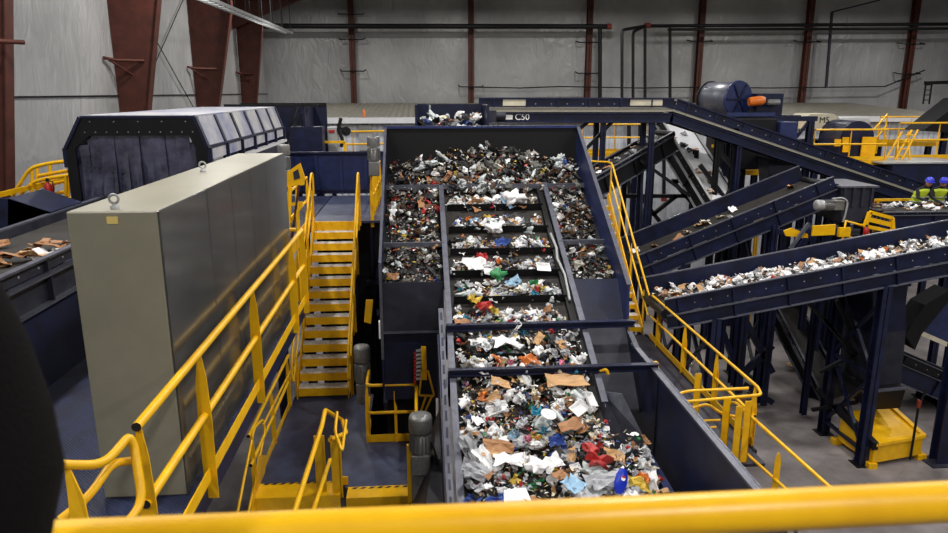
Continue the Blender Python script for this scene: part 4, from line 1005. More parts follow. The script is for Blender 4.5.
t=thing('yellow_hopper_box','yellow steel tipping box on the concrete floor below the tall chute','hopper box',W(888,460,Z=0))
def zf(u,v,Z): return W(u,v,Z=Z)
bz=.45
b0=W(872,464,Z=.12); b1=W(921,455,Z=.12); b2=V((b1.x-.15,b1.y+1.25,.12)); b3=V((b0.x-.15,b0.y+1.25,.12))
T=[p+V((0,0,.5)) for p in (b0,b1,b2,b3)]; T[3].z+=.3;T[2].z+=.3
MB().add([b0,b1,b2,b3]+T,[(0,3,2,1),(4,5,6,7),(0,1,5,4),(1,2,6,5),(2,3,7,6),(3,0,4,7)]).build('box_body','yellow',t,bevel=.03)
MB().beam(T[0]+V((0,0,.03)),T[1]+V((0,0,.03)),.12,.08).beam(T[1]+V((0,0,.03)),T[2]+V((0,0,.03)),.12,.06).build('box_lip','yellow',t)
MB().prism([T[3]+V((-.1,0,-.05)),T[0]+V((-.08,-.05,-.1)),T[0]+V((.06,-.05,-.1)),T[3]+V((.06,0,-.05))],(0,0,.2)).build('side_skid','dark',t)
for p in (b0,b1,b2,b3): MB().box(p+V((-.1,-.05,-.12)),p+V((.12,.15,0.02))).build('foot','yellow',t)
for (lab,pa,pb,w) in (('thin dark steel conveyor sloping down under the nearest conveyor, left of the braced posts',W(786,300,Y=20),W(850,405,Y=17.2),.9),
                   ):
    conveyor(lab,W(850,430,Y=18.6),W(783,300,Y=21),1.0,sk=.1,ch=.3,skm='dark',chm='dark')
conveyor('long dark truss conveyor at the right edge, running behind the yellow box',W(880,352,Y=18.5),W(985,397,Y=18.5),1.2,sk=.25,ch=.5,skm='dark',chm='navy',legs=((.62,True),))
t=thing('chute_cover','bright blue slanted steel cover at the right edge below the conveyor','panel',W(935,335,Y=17.6))
MB().prism([W(923,331,Y=17.6),W(950,298,Y=17.6),W(965,300,Y=17.6),W(965,352,Y=17.6),W(950,346,Y=17.6)],(0,.05,0)).build('plate','blue',t)
MB().beam(W(921,333,Y=17.55),W(960,350,Y=17.55),.06,.12).build('pale_edge','cream',t)
MB().prism([W(905,335,Y=17.5),W(925,305,Y=17.5),W(950,290,Y=17.5),W(950,300,Y=17.5),W(922,334,Y=17.5),W(915,350,Y=17.5)],(0,.6,0)).build('dark_shroud','dark',t)
t=thing('support_post','navy post with a base plate and cable at the far right on the concrete floor','post',W(938,462,Z=0))
p=W(938,462,Z=0); MB().ibeam(p,p+V((0,0,3.2)),.3,.3,.03).build('shaft','navy',t); MB().box(p+V((-.35,-.3,0)),p+V((.35,.3,.03))).build('base_plate','dusty',t)
MB().tube([p+V((-.75,0,0.1)),p+V((-.75,0,1.6)),p+V((-.6,0,2.0))],.03,6).build('cable','black',t)
MB().tube([p+V((-.75,0,1.5)),p+V((-.75,0,1.7))],.05,6).build('red_joint','steel_red',t)
# extra diagonal braces in front frame
t=thing('brace_frame','crossed dark diagonal braces between the two tall posts of the nearest conveyor','bracing',(10.4,16.2,0))
for (u0,v0,u1,v1) in ((824,318,864,372),(820,372,858,352),(818,388,860,440),(812,410,858,402),(836,300,875,380),(805,300,868,365)): MB().beam(W(u0,v0,Y=16.6),W(u1,v1,Y=16.6),.08,.08).build('brace','dark',t)
# support frames seen under conveyors on left of it
frame('slim navy trestle on the floor left of the conveyor posts',[(738,318,384),(722,318,358),(706,318,348)],[(722,330,738,372),(706,340,724,320)],19.5,m='navy',w=.2)
frame('navy trestle with crossed struts under the middle of the nearest conveyor',[(772,305,404),(745,308,392)],[(745,320,772,372),(745,372,772,345),(745,385,772,402)],18.4,m='navy',w=.2)
# people: stooping workers in hi-vis vests
def person(lab,loc,face,lean,scale=1.0):
    """standing figure, bending forward over the belt; face = yaw of facing direction"""
    t=thing('person',lab,'person',loc)
    J={}; 
    def P(x,f,z): # x side, f forward, z height
        return (x,f,z)
    sh=.55*math.sin(lean); shz=.95+.5*math.cos(lean)
    nodes=[P(0,0,.95),P(0,sh*.5,.95+.25*math.cos(lean)),P(0,sh*.9,.95+.45*math.cos(lean)),P(0,sh*1.05+.04,shz+.08),P(0,sh*1.1+.12,shz+.2),P(0,sh*1.1+.16,shz+.3)]
    rad=[.15,.14,.16,.055,.085,.06]
    ed=[(0,1),(1,2),(2,3),(3,4),(4,5)]
    for s_ in (-1,1):
        i=len(nodes); nodes+= [P(.19*s_,sh*.9,.95+.45*math.cos(lean)),P(.25*s_,sh*.9+.1,.95+.2*math.cos(lean)),P(.2*s_,sh*.9+.36,.95+.12)]; rad+=[.065,.05,.036]
        ed+=[(2,i),(i,i+1),(i+1,i+2)]
        h=len(nodes); nodes+=[P(.19*s_,sh*.9+.45,1.05)]; rad+=[.034]; ed+=[(i+2,h)]
        for fg in range(4):
            j=len(nodes); nodes+=[P(.16*s_+.02*fg*s_,sh*.9+.5,1.04),P(.16*s_+.02*fg*s_,sh*.9+.54-.006*abs(fg-1.5),1.01)]; rad+=[.009,.008]; ed+=[(h,j),(j,j+1)]
        j=len(nodes); nodes+=[P(.13*s_,sh*.9+.44,1.04)]; rad+=[.01]; ed+=[(h,j)]
        k=len(nodes); nodes+=[P(.1*s_,0,.86),P(.11*s_,.02,.48),P(.11*s_,-.02,.08),P(.11*s_,.14,.04)]; rad+=[.1,.065,.045,.04]
        ed+=[(0,k),(k,k+1),(k+1,k+2),(k+2,k+3)]
    me=bpy.data.meshes.new('body'); me.from_pydata(nodes,ed,[]); 
    o=bpy.data.objects.new('body',me); col.objects.link(o); o.parent=t
    sk=o.modifiers.new('Skin','SKIN'); 
    for i,v in enumerate(me.skin_vertices[0].data): v.radius=(rad[i]*(1.25 if i in(1,2) else 1),rad[i]); v.use_root=(i==0)
    ss=o.modifiers.new('Sub','SUBSURF'); ss.levels=2; ss.render_levels=2
    me.materials.append(M['clothes'])
    hp=V(nodes[4])
    def part(m,name,mt): 
        ob=m.build(name,mt); ob.parent=t; return ob
    part(MB().lathe([(.02,-.12),(.06,-.1),(.085,-.03),(.09,.04),(.08,.09),(.04,.12)],hp+V((0,.01,.0)),(0,math.sin(lean*.5),math.cos(lean*.5)),16),'head','skin')
    part(MB().lathe([(.125,.03),(.12,.04),(.118,.09),(.09,.15),(.03,.175)],hp,(0,math.sin(lean*.5),math.cos(lean*.5)),18).obox(hp+V((0,.12,.02)),V((.07,0,0)),V((0,.05,0)),V((0,0,.008))),'helmet','helmet')
    # vest shell follows torso
    m=MB(); b0=V((0,-.01,.82)); b1=V((0,sh*.5,.95+.25*math.cos(lean))); b2=V((0,sh*.92,.95+.47*math.cos(lean)))
    rings=[]
    for c,rx,ry in ((b0,.2,.15),(b0.lerp(b1,.6),.2,.155),(b1,.205,.16),(b2.lerp(b1,.3),.23,.16),(b2,.2,.13),(b2+V((0,.02,.05)),.09,.08)):
        rings.append([c+V((math.cos(2*math.pi*k/16)*rx,math.sin(2*math.pi*k/16)*ry,0)) for k in range(16)])
    vs=[p for r_ in rings for p in r_]; fs=[(i*16+k,i*16+(k+1)%16,(i+1)*16+(k+1)%16,(i+1)*16+k) for i in range(5) for k in range(16)]
    m.add(vs,fs,0,True)
    part(m,'safety_vest','hivis')
    m=MB()
    for zz in (.3,.55):
        c=b0.lerp(b2,zz); m.tube([c+V((math.cos(2*math.pi*k/16)*.215,math.sin(2*math.pi*k/16)*.168,0)) for k in range(17)],.014,6,cap=False)
    part(m,'reflective_band','galv')
    t.rotation_euler=(0,0,face); t.scale=(scale,)*3
    return t
M['clothes']=mat('dark_work_clothes',s2l(32,32,38),.9,var=.2)
p1_=W(915,200,Y=20.85); person('person in a lime vest and blue helmet leaning over the belt, left of the two',(p1_.x,20.85,zw),math.radians(190),.5,1.0)
p2_=W(936,200,Y=20.9); person('person in a lime vest and blue helmet facing the belt, right of the two',(p2_.x,20.9,zw),math.radians(160),.55,1.0)

# ------------------------------------------------------------------ foreground
t=thing('foreground_rail','thick yellow handrail pipe crossing the bottom of the photo right in front of the camera','handrail',W(474,528,Y=.66))
MB().tube([W(-40,546,Y=.72),W(474,525,Y=.70),W(960,501,Y=.705)],.0235,24).build('pipe','yellow',t)
t=thing('draped_cloth','black cloth sleeve hanging against the near handrail at the left edge of the photo','cloth',W(20,440,Y=.6))
pts=[W(-78,255,Y=.62),W(-56,300,Y=.62),W(-40,350,Y=.62),W(-26,420,Y=.62),W(-19,475,Y=.61),W(-28,560,Y=.6)]
MB().tube(pts,[.03,.044,.052,.062,.066,.06],28).build('sleeve','cloth',t)
#TRASH0
# ------------------------------------------------------------------ waste
RT = random.Random(21)
def tm(name, c, rough=.5, var=.22, **k):
    if name not in M: M[name] = mat(name, s2l(*c), rough, var=var, scale=14, **k)
    return name
PAL = {'white':(238,238,240),'grey':(172,174,180),'cream':(226,214,188),'brown':(158,112,72),'tan':(196,154,108),'red':(178,44,42),'blue':(50,80,158),'teal':(40,130,160),
       'green':(40,132,76),'yellow':(206,176,62),'orange':(204,116,48),'pink':(214,120,150),'black':(26,26,30),'silver':(190,192,198),'lightblue':(150,186,214),
       'dirtygrey':(96,94,90),'dirtywhite':(160,156,148),'darkbrown':(88,62,44),'clear':(196,204,206)}  # dirty tones and dark brown hold grime plus painted bay shade
def sheetmesh(nm, mt, sx, sy, cr, seed, n=7, th=.0):
    rr = random.Random(seed); off = V((rr.uniform(0,50), rr.uniform(0,50), 0)); vs=[]; fs=[]
    for i in range(n):
        for j in range(n):
            x=(i/(n-1)-.5); y=(j/(n-1)-.5)
            e=1+.25*noise.noise(V((x*3,y*3,seed)))
            p=V((x*sx*e,y*sy*e,0)); q=noise.noise_vector(V((x*3.1,y*3.1,0))+off)
            vs.append(p+V((q.x*.35,q.y*.35,q.z))*cr)
    for i in range(n-1):
        for j in range(n-1):
            a=i*n+j
            fs+= [(a,a+1,a+n+1),(a,a+n+1,a+n)] if (i+j)%2 else [(a,a+1,a+n),(a+1,a+n+1,a+n)]
    m=MB(); m.add(vs,fs)
    o=m.build(nm,mt); 
    if th:
        s=o.modifiers.new('Solid','SOLIDIFY'); s.thickness=th
    return o
def ballmesh(nm, mt, r, am, seed, flat=.7, smooth=False, sub=2):
    bm=bmesh.new(); bmesh.ops.create_icosphere(bm,subdivisions=sub,radius=1)
    for v in bm.verts:
        k=1+am*noise.noise(v.co*1.6+V((seed*3.1,0,0)))+am*.6*noise.noise(v.co*4+V((0,seed*2.3,0)))
        v.co=V((v.co.x*r*k,v.co.y*r*k*.85,v.co.z*r*k*flat))
    for f in bm.faces: f.smooth=smooth
    me=bpy.data.meshes.new(nm); bm.to_mesh(me); bm.free(); me.materials.append(M[mt])
    o=bpy.data.objects.new(nm,me); col.objects.link(o); return o
def bottle(nm, mt, capm, h=.24, r=.036):
    o=MB().lathe([(r*.8,0),(r,.015),(r,h*.35),(r*.88,h*.42),(r,h*.5),(r,h*.66),(r*.45,h*.86),(r*.36,h*.88),(r*.36,h*.92)],(0,0,0),(1,0,0),14).build(nm,mt)
    c=MB().lathe([(r*.44,h*.92),(r*.44,h)],(0,0,0),(1,0,0),12).build('cap',capm); c.parent=o; return o
def can(nm, mt):
    o=MB().lathe([(.026,0),(.033,.008),(.033,.112),(.026,.12)],(0,0,0),(1,0,0),14).build(nm,mt)
    return o
def tub(nm, mt, r=.06, h=.09):
    m=MB().lathe([(r*.75,0),(r,h),(r*1.08,h),(r*1.08,h-.006),(r*1.0,h-.006),(r*.72,.006)],(0,0,0),(0,0,1),16); return m.build(nm,mt)
def tray(nm, mt, sx=.22, sy=.16, h=.035):
    m=MB(); i=.03
    m.add([(-sx/2+i,-sy/2+i,0),(sx/2-i,-sy/2+i,0),(sx/2-i,sy/2-i,0),(-sx/2+i,sy/2-i,0),(-sx/2,-sy/2,h),(sx/2,-sy/2,h),(sx/2,sy/2,h),(-sx/2,sy/2,h),
           (-sx/2-.012,-sy/2-.012,h),(sx/2+.012,-sy/2-.012,h),(sx/2+.012,sy/2+.012,h),(-sx/2-.012,sy/2+.012,h)],
          [(0,1,2,3),(0,1,5,4),(1,2,6,5),(2,3,7,6),(3,0,4,7),(4,5,9,8),(5,6,10,9),(6,7,11,10),(7,4,8,11)])
    o=m.build(nm,mt); s=o.modifiers.new('Solid','SOLIDIFY'); s.thickness=.004; return o
def carton(nm, mt, sx=.16, sy=.1, h=.07):
    m=MB(); t_=.004
    m.box((-sx/2,-sy/2,0),(sx/2,sy/2,t_)); 
    for a,b in (((-sx/2,-sy/2,0),(sx/2,-sy/2+t_,h)),((-sx/2,sy/2-t_,0),(sx/2,sy/2,h*.8)),((-sx/2,-sy/2,0),(-sx/2+t_,sy/2,h)),((sx/2-t_,-sy/2,0),(sx/2,sy/2,h))): m.box(a,b)
    m.add([(sx/2,-sy/2,h),(sx/2+.06,-sy/2+.01,h+.02),(sx/2+.06,sy/2,h+.01),(sx/2,sy/2,h)],[(0,1,2,3)])
    return m.build(nm,mt)
def proto(kind, colr, i):
    mt=tm(('waste_'+colr), PAL[colr], .45 if kind in('plastic_bag','plastic_bottle','wrapper') else .6)
    s=hash((kind,colr))%7*0+i*17+len(kind)*3+len(colr)
    if kind=='crumpled_paper': return ballmesh(kind,mt,.085,.9,s,.6)
    if kind=='plastic_bag': return ballmesh(kind,mt,.1,1.1,s,.5,True,3)
    if kind=='paper_sheet': return sheetmesh(kind,mt,.22,.17,.07,s)
    if kind=='cardboard_scrap': return sheetmesh(kind,mt,.26,.15,.06,s,5,.005)
    if kind in('wrapper','paper_scrap','foil_scrap'): return sheetmesh(kind,mt,.15,.11,.1,s,6)
    if kind=='plastic_bottle': return bottle(kind,mt,tm('waste_white',PAL['white']),.22)
    if kind=='drink_can': return can(kind,mt)
    if kind=='plastic_tub': return tub(kind,mt)
    if kind=='foam_tray': return tray(kind,mt)
    if kind=='carton_box': return carton(kind,mt)
    if kind=='black_scrap': return ballmesh(kind,mt,.09,1.0,s,.5)  # black lumps: dark scrap, and the painted shade of gaps between pieces
CN={'dirtygrey':'grimy shade tinted grey','dirtywhite':'grimy shade tinted white','darkbrown':'dark brown','lightblue':'light blue','clear':'hazy clear','grey':'light grey'}
KN={'paper_scrap':'torn paper scrap','foil_scrap':'foil scrap','crumpled_paper':'crumpled paper ball','plastic_bag':'crumpled plastic bag','paper_sheet':'creased paper sheet','cardboard_scrap':'bent cardboard scrap','wrapper':'crinkled wrapper',
    'plastic_bottle':'plastic bottle','drink_can':'drink can','plastic_tub':'round plastic tub','foam_tray':'foam food tray','carton_box':'small open carton','black_scrap':'lump of scrap darkening the gaps'}
CAT={'paper_scrap':'paper','foil_scrap':'foil','crumpled_paper':'paper','plastic_bag':'bag','paper_sheet':'paper','cardboard_scrap':'cardboard','wrapper':'wrapper','plastic_bottle':'bottle','drink_can':'can','plastic_tub':'tub','foam_tray':'tray','carton_box':'box','black_scrap':'scrap'}
protos={}
def piece(kind, colr, loc, rot, sc, where, label=None):
    v=RT.randrange(3) if kind in('crumpled_paper','plastic_bag','paper_sheet','cardboard_scrap','wrapper','paper_scrap','foil_scrap','black_scrap') else 0
    key=(kind,colr,v)
    lab=label or f"{CN.get(colr,colr)} {KN[kind]} {where}"
    if key not in protos:
        o=proto(kind,colr,v); protos[key]=o
    else:
        src=protos[key]; o=src.copy(); col.objects.link(o)
        for ch in src.children:
            c=ch.copy(); col.objects.link(c); c.parent=o
    o.location=loc; o.rotation_euler=rot; o.scale=(sc*RT.uniform(.85,1.2),sc*RT.uniform(.85,1.2),sc*RT.uniform(.8,1.1))
    o['label']=lab; o['category']=CAT[kind]
    if label:
        if 'group' in o: del o['group']
    else: o['group']=lab.replace(CN.get(colr,colr)+' ',CN.get(colr,colr)+' ',1)
    return o
MIXA=[('crumpled_paper','white',9),('crumpled_paper','grey',4),('plastic_bag','white',8),('plastic_bag','clear',5),('paper_sheet','white',11),('paper_sheet','grey',5),('paper_sheet','cream',3),('paper_sheet','lightblue',2),
      ('cardboard_scrap','brown',6),('cardboard_scrap','tan',5),('wrapper','red',4),('wrapper','blue',3),('wrapper','yellow',2),('wrapper','orange',2),('wrapper','green',2),('wrapper','teal',2),('foil_scrap','silver',4),('wrapper','pink',1),
      ('plastic_bottle','clear',4),('plastic_bottle','white',2),('drink_can','silver',2),('drink_can','red',2),('drink_can','blue',2),('plastic_tub','white',3),('foam_tray','white',2),('carton_box','cream',1),('carton_box','brown',2),('black_scrap','black',14),('paper_scrap','cream',4),('paper_scrap','white',9),('paper_scrap','grey',5)]
MIX_GRIME_SHADE=[('crumpled_paper','dirtywhite',4),('crumpled_paper','dirtygrey',4),('paper_scrap','dirtywhite',7),('paper_scrap','dirtygrey',6),('plastic_bag','clear',5),('plastic_bag','dirtygrey',6),('paper_sheet','dirtywhite',5),('cardboard_scrap','darkbrown',8),('cardboard_scrap','brown',4),('wrapper','red',2),
      ('wrapper','blue',1),('wrapper','yellow',1.5),('wrapper','green',1),('foil_scrap','silver',4),('crumpled_paper','white',3),('paper_sheet','white',3),('black_scrap','black',30),('plastic_bottle','clear',3),('drink_can','silver',2),('plastic_tub','white',2)]  # darker mix: grime and the shading of the bays both in the colour
MIXW=[('crumpled_paper','white',4),('paper_scrap','white',10),('paper_sheet','white',12),('paper_scrap','grey',6),('cardboard_scrap','tan',4),('cardboard_scrap','brown',3),('foil_scrap','silver',4),('plastic_bag','white',6),('wrapper','red',1),('wrapper','orange',1)]
MIXC=[('cardboard_scrap','tan',6),('cardboard_scrap','brown',7),('paper_sheet','white',3),('crumpled_paper','white',2),('paper_sheet','cream',2)]
def pick(mix):
    r=RT.uniform(0,sum(m[2] for m in mix))
    for k,c,w_ in mix:
        r-=w_
        if r<=0: return k,c
    return mix[0][:2]
def scatter(n, fpos, mix, where, s0=.8, s1=1.4, tilt=.7, sl=0):
    for _ in range(n):
        k,c=pick(mix); p=fpos()
        piece(k,c,p,(RT.uniform(-tilt,tilt)+sl,RT.uniform(-tilt,tilt),RT.uniform(0,6.28)),RT.uniform(s0,s1),where)
def zs_(y): return zi(y)-.06 if y>8.3 else zi(8.3)-.06-.2*(8.3-y)
sa=math.atan(SL)
def fA(cyk):
    def f():
        y=cyk+min(.42,abs(RT.gauss(.12,.15))); x=RT.uniform(XC0+.14,XC1-.2)
        return V((x,y,zi(y)-.09+RT.uniform(0,.13)*max(0,1-(y-cyk)/.4)))
    return f
upper=[c for c in cy if c>10.3]
for i,c in enumerate(upper):
    scatter(60 if i<5 else 54, fA(c), MIXA+[('paper_scrap','white',30),('paper_scrap','grey',14),('paper_sheet','white',12),('plastic_bag','clear',6)], 'on the upper centre belt', .55,1.05, .7, sa)
def fS():
    y=RT.uniform(10.2,14.6); return V((RT.uniform(XC0+.15,XC1-.15),y,zi(y)-.1))
scatter(40,fS,MIXA,'on the upper centre belt',.35,.6,.5,sa)
def fB():
    y=RT.uniform(8.3,10.45); return V((RT.uniform(XC0+.1,XC1-.1),y,zs_(y)+RT.uniform(-.03,.13)))
scatter(290,fB,MIXA,'in the heap on the lower centre belt',.5,1.1,.8,sa)
def fC():
    y=RT.uniform(6.3,8.7); xm=2.95 if y<8.6 else XC1
    x=RT.uniform(XC0+.1,xm)
    return V((x,y,zs_(y)+RT.uniform(-.05,.16)-max(0,(x-2.4))*.25))
scatter(360,fC,MIXA,'in the pit below the centre belt',.55,1.15,.8,sa*.5)
def fL():
    y=RT.uniform(11.6,14.15); return V((RT.uniform(XL+.06,XC0-.08),y,zi(y)-.1+RT.uniform(0,.12)))
scatter(160,fL,MIX_GRIME_SHADE,'in the left side bay',.45,.95,.8,sa)
def fR():
    y=RT.uniform(11.6,14.15); return V((RT.uniform(XC1+.1,XR-.06),y,zi(y)-.1+RT.uniform(0,.12)))
scatter(125,fR,MIX_GRIME_SHADE,'in the right side bay',.45,.95,.8,sa)
def fT():
    y=RT.uniform(14.1,14.95); x=RT.uniform(XL+.08,XR-.08) if RT.random()<.5 else min(XR-.1,max(XL+.1,RT.gauss(1.4,.9))); h=(y-14.1)*.55*(1-abs(x-1.4)/2.6)
    return V((x,y,zi(y)-.08+h+RT.uniform(0,.12)))
scatter(230,fT,MIX_GRIME_SHADE,'in the dark heap at the back wall',.45,1.05,.9,sa)
def fTT():
    y=14.45+RT.uniform(-.3,.3); x=RT.uniform(XC0,XC1-.05); return V((x,y,zi(y)+.02+RT.uniform(0,.1)))
scatter(40,fTT,MIXA,'at the top of the centre belt',.6,1.0,.9,sa)
hx0,hx1,hz=hopbox
scatter(50,lambda:V((RT.uniform(hx0+.15,hx1-.15),RT.uniform(17.3,18.5),hz+RT.uniform(.1,.45))),MIXA,'in the small navy hopper',.9,1.5,.9)
def onb(A,B,w,lift=.06,h=.1,e0=.02,e1=.98):
    A,B=V(A),V(B); d=(B-A); s=d.normalized().cross(V((0,0,1))).normalized()
    def f():
        t_=RT.uniform(e0,e1); q=RT.uniform(-.42,.42)
        return A+d*t_+s*w*q+V((0,0,lift+RT.uniform(0,h)))
    return f
scatter(250,onb(C2A,C2B,1.7,.05,.12),MIXW,'on the nearest right hand conveyor',.7,1.2,.8)
scatter(16,onb(C1A,C1B,1.8,.06,.05),MIXC,'on the climbing middle conveyor',.9,1.5,.5)
scatter(22,onb(W(728,212,Y=22.3),W(672,122,Y=25.5),1.1,.05,.05),MIXC+[('black_scrap','black',8)],'on the steep white belted conveyor',.9,1.5,.5)
scatter(16,onb(W(588,178,Y=22.5),W(664,134,Y=24),.8,.05,.05),MIXW,'on the short rising conveyor',.9,1.5,.5)
scatter(55,onb(SA,SB,1.2,.08,.12),MIXC+MIXC+MIXW,'on the picking conveyor before the workers',.6,1.15,.7)
scatter(26,onb((-4.65,6.3,7.17),(-4.65,9.0,7.17),1.2,.03,.06),MIXC,'on the left belt beside the grey cabinet',.9,1.5,.4)
scatter(5,lambda:V((RT.uniform(6.2,9.5),RT.uniform(18.5,21.5),.05)),MIXC,'lying on the concrete floor at right',1.2,2.0,.3)
# heap of broken cardboard on the floor behind right walkway
scatter(45,lambda:V((RT.uniform(6.6,9.0),RT.uniform(21.2,23.2),RT.uniform(.05,.5))),MIXC,'heaped on the floor behind the right walkway',1.6,2.8,.9)
piece('cardboard_scrap','tan',W(797,366,Z=.12),(.2,.3,.4),2.6,'','flattened tan cardboard box lying alone on the concrete floor between the conveyor posts')
# distinct pieces
def ray(u,v,dz=.1):
    dz+=.05
    b=min((abs(W(u,v,Y=yy/50).z-(zs_(yy/50)+dz)),yy/50) for yy in range(300,760)); return W(u,v,Y=b[1])
def sp_(kind,colr,u,v,sc,lab,rot=(.4,0,0),sx=None,dz=.13):
    o=piece(kind,colr,ray(u,v,dz),rot,sc,'',lab); o.name=kind
    o.scale=(sc*(sx or 1),sc,sc); return o
sp_('plastic_bag','green',498,274,1.15,'bright green plastic bag on the upper centre belt',(.5,0,.7))
sp_('plastic_bag','white',514,197,1.7,'large white crumpled bag ball near the top of the centre belt')
sp_('plastic_bag','white',493,228,1.5,'big white bag lying on the second cleat row of the belt',(.3,0,1.2))
sp_('paper_sheet','white',477,264,1.9,'large white paper sheet left of the bright green bag',(.5,.2,.3))
sp_('wrapper','red',482,256,1.2,'red wrapper tucked into the large white sheet on the belt')
sp_('wrapper','blue',503,242,1.5,'blue film strip in the third trash row of the centre belt',(.4,.1,.5),1.4)
sp_('foam_tray','white',543,268,1.0,'white oval foam tray at the right edge of the belt',(.6,.1,.1))
sp_('wrapper','yellow',474,300,1.6,'yellow and green printed wrapper at the left of the belt',(.6,.2,1.2),1.3)
sp_('wrapper','red',486,306,1.5,'long red wrapper right of the yellow one on the belt',(.5,.1,.6),1.4)
sp_('wrapper','yellow',494,311,1.2,'small yellow wrapper touching the long red wrapper',(.5,.1,1.6))
sp_('wrapper','green',534,282,1.0,'small green wrapper near the right edge of the belt above the first navy crossbar')
sp_('paper_sheet','white',508,341,1.6,'wide white sheet with a small red dot just below the first navy crossbar',(.35,.1,.2),1.2)
sp_('cardboard_scrap','tan',562,345,1.0,'torn tan cardboard box piece at the right, between the two crossbars',(.8,.3,.9))
sp_('wrapper','orange',529,360,1.6,'flat orange printed wrapper on the belt just above the second crossbar',(.5,0,.3),1.3)
sp_('cardboard_scrap','tan',565,380,1.7,'long flat tan cardboard strip just below the second crossbar',(.3,0,.1),1.3)
sp_('cardboard_scrap','tan',500,382,1.1,'small folded kraft cardboard below the second crossbar at centre',(.4,.3,.2))
sp_('cardboard_scrap','brown',463,322,1.1,'brown crumpled cardboard at the left of the belt above the first crossbar',(.4,.3,.5))
sp_('wrapper','orange',483,397,1.1,'orange crumpled wrapper on the left of the lower heap',(.8,.4,.5))
sp_('paper_sheet','grey',499,404,1.1,'pale grey folded sheet on the lower heap below the second crossbar',(.5,.2,.8))
sp_('paper_sheet','white',497,408,1.0,'pale sheet folded to a point on the left of the lower heap',(.7,-.2,.1),1.3)
sp_('wrapper','teal',537,411,1.3,'teal blue printed wrapper beside the white oval lid',(.7,.2,.5))
def lid(u,v,lab,sc,rot):
    key='lid'
    o=MB().lathe([(.02,0),(.085,.004),(.1,.016),(.105,.016),(.1,.0)],(0,0,0),n=24).build('container_lid',tm('waste_white',PAL['white']))
    o.location=ray(u,v,.26); o.rotation_euler=rot; o.scale=(sc*1.2,sc*.75,sc); tag(o,lab,'lid')
lid(548,415,'white oval container lid lying tilted in the lower heap',1.25,(.5,.2,.9))
o=sp_('foam_tray','white',579,409,1.0,'open white clamshell tray, lower half, at the right of the lower heap',(.5,-.3,.6),1.0,.2)
o=sp_('foam_tray','white',589,400,1.15,'upright white clamshell lid at the right edge of the lower heap',(.9,.4,.9),1.0,.25)
sp_('cardboard_scrap','brown',572,424,1.2,'long brown cardboard flap below the white clamshell',(.4,.1,.7),1.5,.2)
sp_('cardboard_scrap','brown',500,446,1.2,'brown crumpled packing paper in the left of the pit',(.5,.3,.2),1.3,.18)
sp_('cardboard_scrap','tan',492,452,.9,'kraft paper corner below the brown packing paper',(.3,.2,.2),1.2,.2)
sp_('paper_sheet','white',509,459,1.2,'white folded paper box sleeve in the pit beside the brown paper',(.4,.1,.1),1.4,.2)
sp_('paper_sheet','white',486,460,1.0,'long white curled paper strip at the left of the pit',(.6,.7,-.8),1.7,.18)
sp_('paper_sheet','grey',474,470,1.3,'dull grey sheet leaning at the left edge of the pit',(.7,.5,.2),1.2,.15)
sp_('paper_sheet','grey',470,448,1.2,'grey curved sheet against the left rail above the pit',(.7,.8,-1.0),1.5,.15)
sp_('crumpled_paper','white',537,466,1.5,'white rounded foam piece in the middle of the pit',(.2,.1,.3),1.0,.2)
sp_('paper_sheet','white',553,462,1.2,'white creased sheet touching the rounded foam piece',(.5,-.2,.5),1.0,.2)
sp_('cardboard_scrap','brown',560,475,.9,'small square of brown cardboard right of the white foam piece',(.4,.2,.7),1.0,.2)
sp_('cardboard_scrap','brown',534,501,1.0,'brown cardboard flap next to the ridged white tray',(.3,.4,1.0),1.3,.2)
sp_('plastic_bag','red',591,449,.95,'bright red plastic bag at the top right of the pit',(.3,.2,.4),1.0,.24)
sp_('wrapper','red',598,461,1.5,'red torn film below the bright red bag',(.4,.2,.1),1.5,.22)
sp_('paper_sheet','lightblue',574,484,1.4,'light blue printed packet lying flat in the pit',(.3,.1,.9),1.0,.22)
sp_('paper_sheet','grey',584,498,1.2,'pale grey flat packet beside the light blue packet',(.2,-.1,.6),1.2,.2)
sp_('wrapper','yellow',636,483,1.5,'yellow and brown snack wrapper at the right side of the pit',(.4,.1,-.3),1.5,.1)
sp_('wrapper','orange',644,477,1.0,'orange and red wrapper at the right side of the pit',(.4,.4,-.3),1.2,.12)
sp_('wrapper','blue',500,505,1.4,'blue shiny snack bag in the bottom left of the pit',(.3,.1,.1),1.5,.2)
sp_('wrapper','blue',557,440,1.2,'blue film piece in the upper middle of the pit',(.5,.1,.3),1.2,.2)
sp_('paper_sheet','grey',606,481,1.6,'thin grey plastic film spread in the right half of the pit',(.1,.1,.3),1.5,.16)
# ridged tray
p=ray(516,497,.22); m=MB(); 
m.prism([(-.16,-.09,0),(.16,-.09,0),(.13,.09,0),(-.13,.09,0)],(0,0,.03))
for k in range(9): m.box((-.13+k*.03,-.075,.03),(-.12+k*.03,.075,.038))
o=m.build('ridged_tray',tm('waste_white',PAL['white'])); o.location=p; o.rotation_euler=(.45,0,.1); tag(o,'white ridged plastic tray near the bottom centre of the pit','tray')
